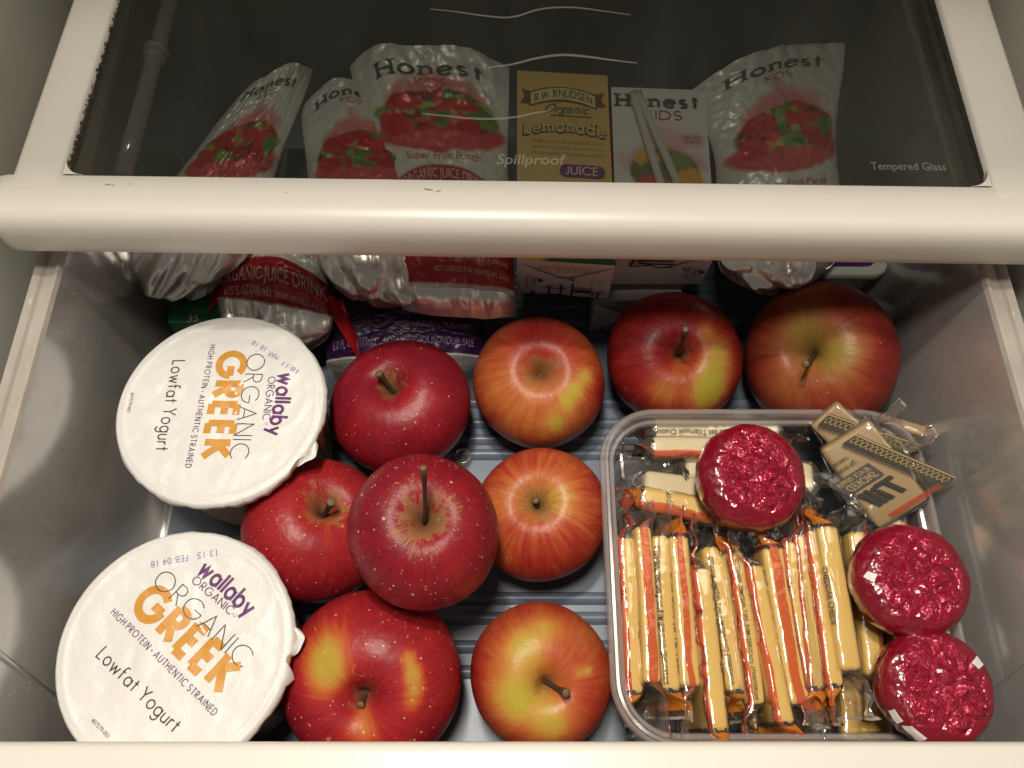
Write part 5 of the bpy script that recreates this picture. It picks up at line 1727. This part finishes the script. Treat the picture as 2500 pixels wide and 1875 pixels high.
# ------------------------------------------------------------------ JUICE CARTONS
def carton(label, TL, TR, BR, BL, thick, seed, face_fn, end_fn, edge_mat, deco):
    """drink carton lying on its back: face corners, foot end towards the camera"""
    cen = (TL + TR + BR + BL) / 4
    nrm = (TR - TL).cross(TL - BL).normalized()
    if nrm.z < 0:
        nrm = -nrm
    root = thing('juice_carton', label, 'juice box', cen - nrm * thick, 'juice cartons')

    def face(u, v, off=0.0):
        return (TL * (1 - u) + TR * u) * (1 - v) + (BL * (1 - u) + BR * u) * v + nrm * off

    down = ((BL + BR) - (TL + TR)).normalized()

    def end(u, w, off=0.0):
        # end folds: slightly sunk toward the weld line
        sink = 0.0012 * (1 - abs(2 * w - 1)) * (1 - abs(2 * u - 1) ** 2)
        return (BL * (1 - u) + BR * u) - nrm * (thick * w) + down * (off - sink)
    mb = MB()
    c8 = [TL, TR, BR, BL] + [p - nrm * thick for p in (TL, TR, BR, BL)]
    mb.add(c8, [(0, 4, 5, 1), (1, 5, 6, 2), (3, 7, 4, 0), (4, 7, 6, 5)])
    mb.build('carton_body', edge_mat, root, smooth=False)
    nu, nv = 40, 60
    pts, cols, fcs = [], [], []
    U, Vv = np.meshgrid(np.linspace(0, 1, nu), np.linspace(0, 1, nv))
    img = face_fn(U, Vv)
    for i in range(nv):
        for j in range(nu):
            pts.append(face(U[i, j], Vv[i, j], 0.0004 * math.sin(PI * U[i, j]) * math.sin(PI * Vv[i, j])))
            cols.append(img[i, j])
    fcs = [(i * nu + j, (i + 1) * nu + j, (i + 1) * nu + j + 1, i * nu + j + 1) for i in range(nv - 1) for j in range(nu - 1)]
    fp = mesh('front_face', pts, fcs, M['carton_print'], root, colors=cols)
    pts, cols = [], []
    n_ = 36
    U, Ww = np.meshgrid(np.linspace(0, 1, n_), np.linspace(0, 1, n_))
    img = end_fn(U, Ww)
    for i in range(n_):
        for j in range(n_):
            pts.append(end(U[i, j], Ww[i, j]))
            cols.append(img[i, j])
    fcs = [(i * n_ + j, (i + 1) * n_ + j, (i + 1) * n_ + j + 1, i * n_ + j + 1) for i in range(n_ - 1) for j in range(n_ - 1)]
    ep = mesh('folded_end', pts, fcs, M['carton_print'], root, colors=cols)
    # folded triangular ears and weld strip
    for u0, u1 in ((.02, .48), (.98, .52)):
        MB().add([end(u0, .06, .0006), end(u0, .94, .0006), end(u1, .5, .0014)], [(0, 1, 2)]).build('folded_ear', M['white_card'], ep, smooth=False)
    MB().add([end(.30, .47, .0012), end(.70, .47, .0012), end(.70, .53, .0012), end(.30, .53, .0012)], [(0, 1, 2, 3)]).build('weld_strip', M['white_card'], ep, smooth=False)
    deco(root, fp, ep, face, end)
    return root


def flat(c):
    def f(U, Vv):
        im = np.zeros(U.shape + (4,))
        im[..., :3] = c
        return im
    return f


def lemon_face(U, Vv):
    im = flat((0.56, 0.37, 0.13))(U, Vv)
    paint(im, sstep(.3, 1, Vv) * .35, (0.62, 0.46, 0.20))
    paint(im, blob(U, Vv, .55, 1.0, .55, .06, .1), (0.03, 0.09, 0.03))
    paint(im, blob(U, Vv, .05, .97, .25, .06, .1), (0.60, 0.44, 0.05))
    return im


def lemon_end(U, Ww):
    return flat((0.72, 0.66, 0.64))(U, Ww)


def kids_face(U, Vv):
    im = flat((0.60, 0.56, 0.54))(U, Vv)
    n1 = noise2(U, Vv, 9, 5)
    fv = .50
    paint(im, blob(U + .06 * n1, Vv + .03 * n1, .55, fv - .12, .22, .13, .3) * .55, (0.60, 0.22, 0.22))
    paint(im, blob(U + .1 * n1, Vv, .52, fv - .03, .44, .10, .2) * .55, (0.58, 0.13, 0.18))
    paint(im, blob(U, Vv, .52, fv + .02, .36, .13, .06), (0.10, 0.12, 0.03))
    for (cu, cv, ru, rv, c) in ((.34, -.05, .13, .05, (.60, .30, .02)), (.78, .08, .14, .08, (.62, .30, .02)), (.5, .0, .22, .04, (.07, .13, .03)), (.4, .10, .16, .05, (.50, .05, .05)), (.62, .13, .18, .04, (.55, .06, .07)), (.70, -.04, .12, .05, (.16, .20, .05))):
        paint(im, blob(U + .05 * n1, Vv, cu, fv + cv, ru, rv, .1), c)
    paint(im, blob(U, Vv, .83, .33, .13, .055, .1) * .55, (0.60, 0.25, 0.27))
    return im


def cross_mark(mb, end, u, w, s, t=.014):
    mb.add([end(u - s, w - t, .0020), end(u + s, w - t, .0020), end(u + s, w + t, .0020), end(u - s, w + t, .0020)], [(0, 1, 2, 3)])
    mb.add([end(u - t, w - s * 1.2, .0021), end(u + t, w - s * 1.2, .0021), end(u + t, w + s * 1.2, .0021), end(u - t, w + s * 1.2, .0021)], [(0, 1, 2, 3)])


def end_marks(ep, end, code, pattern=True, side_text=True):
    mb = MB()
    if pattern:
        cross_mark(mb, end, .17, .86, .035)
        for (u0, u1, w0, w1) in ((.30, .54, .70, .725), (.28, .54, .88, .90), (.335, .36, .66, .96), (.46, .485, .62, .98), (.58, .605, .56, .98), (.58, .60, .42, .50), (.52, .60, .44, .46),
                                 (.61, .80, .72, .80), (.61, .85, .90, .935), (.80, .83, .76, .84), (.86, .89, .78, .93), (.83, .95, .76, .785)):
            mb.add([end(u0, w0, .0019 + u0 * .0002), end(u1, w0, .0019 + u0 * .0002), end(u1, w1, .0019 + u0 * .0002), end(u0, w1, .0019 + u0 * .0002)], [(0, 1, 2, 3)])
    else:
        for q, (w0, w1) in enumerate(((.02, .06), (.12, .16), (.20, .25))):
            mb.add([end(.18 + .03 * q, w0, .0021 + .0001 * q), end(.60, w0 + .05, .0021 + .0001 * q), end(.60, w1 + .05, .0021 + .0001 * q), end(.18 + .03 * q, w1, .0021 + .0001 * q)], [(0, 1, 2, 3)])
        mb.add([end(.17, .0, .0026), end(.20, .0, .0026), end(.17, .30, .0026), end(.14, .30, .0026)], [(0, 1, 2, 3)])
        mb.add([end(.14, .27, .0027), end(.40, .24, .0027), end(.34, .30, .0027), end(.14, .31, .0027)], [(0, 1, 2, 3)])
        mb.add([end(.52, .33, .0027), end(.60, .33, .0027), end(.60, .36, .0027), end(.52, .36, .0027)], [(0, 1, 2, 3)])
        mb.add([end(.70, .36, .0027), end(.72, .36, .0027), end(.76, .46, .0027), end(.74, .46, .0027)], [(0, 1, 2, 3)])
        mb.add([end(.79, .36, .0027), end(.81, .36, .0027), end(.75, .46, .0027), end(.73, .46, .0027)], [(0, 1, 2, 3)])
    mb.build('printed_pattern', M['black_ink'], ep, smooth=False)

    def tx(body, u0, u1, w0, w1, vertical=False, bold=0.0, mat='dark_ink'):
        st, _ = font_text(body, bold)
        if vertical:
            fm = lambda x, y, kk: end(u0 + (u1 - u0) * y, w0 + (w1 - w0) * x, .0022)
        else:
            fm = lambda x, y, kk: end(u0 + (u1 - u0) * x, w0 + (w1 - w0) * y, .0022)
        lay_text('printed_lettering', st, fm, M[mat], ep)
    if code:
        tx(code, .18, .86, .22, .10, mat='tan_ink')
        tx('5 6 7 8 9 0', .77, .80, .38, .80, True)
        tx('A 1', .87, .90, .36, .50, True)
        tx('2 4', .87, .90, .66, .80, True)
    if side_text:
        ub = .16 if pattern else .84
        tx('Tetra Pak', ub, ub + .05, .40, .66, True, .006)
        tx('Tetra Brik Aseptic', ub - .07, ub - .035, .34, .72, True)
        mb = MB().add([end(ub + .06, .56, .0023), end(ub + .06, .44, .0023), end(ub + .13, .50, .0023)], [(0, 1, 2)])
        mb.build('printed_emblem', M['black_ink'], ep, smooth=False)


def lemon_deco(root, fp, ep, face_, end):
    def face(u, v, off=0.0):
        return face_(u, v * .9 if v < .9 else v, off)

    def tx(st, u0, u1, v0, cap, mat, curve=0.0, off=.0010, slant=0.0):
        lay_text('printed_lettering', st, lambda x, y, kk: face(u0 + (u1 - u0) * x + slant * y, v0 - cap * y + curve * (x - .5) ** 2, off + kk * .000004), M[mat], fp)

    def ribbon(u0, u1, v0, v1, curve, mat, off):
        rows = []
        for t in np.linspace(0, 1, 16):
            u = u0 + (u1 - u0) * t
            c = curve * (t - .5) ** 2
            rows.append([face(u, v0 + c, off), face(u, v1 + c, off)])
        MB().grid(rows).build('banner', M[mat], fp, smooth=False)
    for s, u in ((-1, .05), (1, .95)):
        MB().add([face(u + .0, .115, .0006), face(u - s * .12, .135, .0006), face(u - s * .12, .21, .0006), face(u + .02 * s, .205, .0006), face(u - s * .03, .165, .0006)], [(0, 1, 2, 3, 4)]).build('banner_tail', M['brown_ink'], fp, smooth=False)
    ribbon(.13, .87, .095, .185, .16, 'brown_ink', .0008)
    ribbon(.15, .85, .104, .176, .16, 'cream_ink', .0010)
    tx(stroke_text('R.W. KNUDSEN', .17, .12, serif=True)[0], .19, .82, .160, .042, 'brown_ink', .15, .0013)
    tx(font_text('FAMILY')[0], .42, .60, .178, .011, 'brown_ink', .1, .0013)
    tx(font_text('Organic', .0, 0)[0], .28, .76, .255, .052, 'green_ink', 0, .0010, .06)
    tx([([Vector((0, 0)), Vector((1, 0)), Vector((1, .1)), Vector((0, .1))], [(0, 1, 2, 3)])], .36, .82, .276, .045, 'green_ink')
    tx(stroke_text('Lemonade', .27, .06, serif=True)[0], .06, .96, .375, .066, 'brown_ink', .10, .0010)
    tx(stroke_text('Lemonade', .13, .21, serif=True)[0], .075, .945, .373, .064, 'cream_ink', .10, .0014)
    for v, s_ in ((.44, 'Organic lemonade made with'), (.475, 'lemon juice not from'), (.51, 'concentrate. No preservatives')):
        tx(font_text(s_)[0], .16, .92, v, .020, 'tan_ink')
    # purple pill
    pts = [face(.97, .60, .0012)]
    ring = []
    for a in range(0, 360, 15):
        cu = .86 if math.cos(math.radians(a)) > 0 else .52
        ring.append(face(cu + .07 * math.cos(math.radians(a)), .600 + .037 * math.sin(math.radians(a)), .0010))
    MB().add(ring, [tuple(range(len(ring)))]).build('printed_pill', M['purple_ink'], fp, smooth=False)
    tx(stroke_text('JUICE', .17, .14, serif=True)[0], .50, .86, .622, .044, 'pale_ink', 0, .0014)
    tx(font_text('(200 mL)')[0], .72, .95, .965, .030, 'cream_ink')
    end_marks(ep, end, '0E22067', True)


def kids_deco(root, fp, ep, face, end):
    def tx(st, u0, u1, v0, cap, mat, off=.0010):
        lay_text('printed_lettering', st, lambda x, y, kk: face(u0 + (u1 - u0) * x, v0 - cap * y, off + kk * .000004), M[mat], fp)
    tx(stroke_text('Honest', .19, .14, serif=True)[0], .04, .93, .125, .075, 'dark_ink')
    tx(stroke_text('KIDS', .10, .16)[0], .32, .74, .205, .055, 'red_ink')
    tx(font_text('100% DAILY')[0], .74, .93, .325, .020, 'red_ink')
    tx(font_text('VITAMIN C')[0], .74, .93, .355, .020, 'red_ink')
    # straw in its sleeve, glued across the face, bent double
    a0, a1 = face(.22, .06, .0034), face(.48, .66, .0034)
    b0, b1 = face(.27, .06, .0036), face(.74, .78, .0036)
    n_ = 12
    st = MB().tube([a0.lerp(a1, t) for t in np.linspace(0, 1, n_)], .0021, 10).tube([b0.lerp(b1, t) for t in np.linspace(0, 1, n_)], .0021, 10).build('straw', M['straw'], root)
    end_marks(ep, end, None, False)


zt, zb = .0925, .0790
carton('tan lemonade carton lying on its back under the glass', V(1117, 152, zt), V(1312, 163, zt), V(1330, 574, zb), V(1117, 560, zb), .038, 1, lemon_face, lemon_end, principled('tan_carton_side', (0.50, 0.34, 0.12), .45), lemon_deco)
carton('white juice carton with a straw, right of the tan lemonade carton', V(1320, 188, zt - .002), V(1522, 195, zt - .002), V(1548, 545, zb), V(1333, 545, zb), .036, 2, kids_face, flat((0.72, 0.67, 0.65)), principled('pink_carton_side', (0.50, 0.05, 0.11), .45), kids_deco)
# white carton low in the pile, faces greyed to paint in its shade
zc = .036
carton('white carton with black printed squares, low behind the half yellow apple', V(1288, 560, zc), V(1480, 560, zc), V(1470, 650, zc), V(1282, 650, zc), .033, 3, flat((.34, .31, .31)), flat((.34, .31, .31)), M['white_card'], lambda r_, fp, ep, face, end: end_marks(ep, end, None, True, False))

# green carton with a number, lower left of the pile
g0, g1 = V(372, 640, .040), V(470, 640, .040)
gb_ = thing('green_box', 'dark green box printed 35, behind the farther yogurt at the left', 'box', (g0.x + .02, g0.y + .03, .001))
MB().box(g0.x, g0.x + .062, g0.y - .016, g0.y + .10, .001, .040, bev=.0008).build('box_body', M['green_card'], gb_, smooth=False)
st, _ = font_text('35', .014)
a_, b_ = V(404, 696, .0404), V(428, 694, .0404)
lay_text('printed_lettering', st, lambda x, y, kk: a_ + (b_ - a_) * x + Vector((0, .0042 * y, 0)), M['pale_ink'], gb_)

# purple and white tub tucked at the right
c0, c1 = V(1808, 600, .050), V(1925, 600, .050)
sc_ = thing('snack_tub', 'small white snack tub with purple lid at the right of the pile', 'snack tub', ((c0.x + c1.x) / 2, c0.y + .03, .002))
xs0, xs1, ys0, ys1 = c0.x - .012, c1.x, c0.y + .001, c0.y + .055
rg = [rrect(xs0 + d, xs1 - d, ys0 + d, ys1 - d, .009 - d * .3, 6) for d in (0.006, 0.003, 0.0, 0.0, 0.0006)]
zz_ = (.002, .040, .046, .050, .0508)
mb = MB().grid([[Vector((*rg[j][i], zz_[j])) for j in range(5)] for i in range(len(rg[0]))], close_u=True)
mb.f.append(tuple(i * 5 + 4 for i in range(len(rg[0]))))
auto_smooth(mb.build('tub_shell', M['white_plastic'], sc_), 40)
rr_ = rrect(xs0 + .0035, xs1 - .0065, ys0 + .0052, ys1 - .004, .006, 6)
MB().add([Vector((x, y, .0513)) for x, y in rr_], [tuple(range(len(rr_)))]).build('purple_lid', M['purple_plastic'], sc_, smooth=False)
# clear deli lid lying by the right wall
c0, c1 = V(1945, 590, .045), V(2050, 590, .045)
cl = thing('clear_container', 'empty clear plastic container against the right drawer wall, mostly under the shelf', 'container', ((c0.x + c1.x) / 2, c0.y + .03, .002))
rg = [rrect(c0.x + d, c1.x + .006 - d, c0.y + d, c0.y + .07 - d, .012, 8) for d in (0.006, 0.003, 0.0015, 0.0, 0.0008)]
zz_ = (.002, .030, .042, .0445, .0455)
mb = MB().grid([[Vector((*rg[j][i], zz_[j])) for j in range(5)] for i in range(len(rg[0]))], close_u=True)
auto_smooth(mb.build('container_shell', M['tub'], cl), 40)
# scrap of white paper by the right apple
q = [V(1795, 655, .022), V(1862, 612, .022), V(1835, 668, .022), V(1800, 690, .020)]
o = MB().add(q + [p - Vector((0, 0, .0004)) for p in q], [(0, 1, 2, 3), (7, 6, 5, 4), (0, 4, 5, 1), (1, 5, 6, 2), (2, 6, 7, 3), (3, 7, 4, 0)]).build('paper_scrap', M['white_card'], None, smooth=False)
tag(o, 'white paper scrap corner sticking out behind the largest orange apple', 'paper')

# crumbs and a moulded stop on the drawer floor
mb = MB()
for i in range(90):
    x, y = random.uniform(FX0 + .012, FX1 - .012), random.uniform(.02, .30)
    r = random.uniform(.00015, .0007) * (1.6 if random.random() < .1 else 1)
    a0 = random.random() * 6
    c = Vector((x, y, .0002 + r * .3))
    ring = [c + Vector((r * random.uniform(.6, 1.2) * math.cos(a0 + t), r * random.uniform(.6, 1.2) * math.sin(a0 + t), -r * .3)) for t in np.linspace(0, 2 * math.pi, 7)[:-1]]
    mb.add([c + Vector((0, 0, r * .5))] + ring, [(0, 1 + j, 1 + (j + 1) % 6) for j in range(6)])
o = mb.build('crumbs', M['dirt'], drawer, smooth=False)
o['kind'] = 'stuff'
c = W(1129, 1113, .003)
mb = MB()
P = [[c + Vector(((r * math.cos(a)), (r * math.sin(a)), z)) for (r, z) in ((.0052, -.003), (.0050, -.0005), (.0042, .0006), (.0032, .0004), (.0026, -.002), (.0001, -.0022))] for a in np.linspace(0, 2 * math.pi, 21)[:-1]]
mb.grid(P, close_u=True).build('moulded_stop', M['drawer'], drawer)
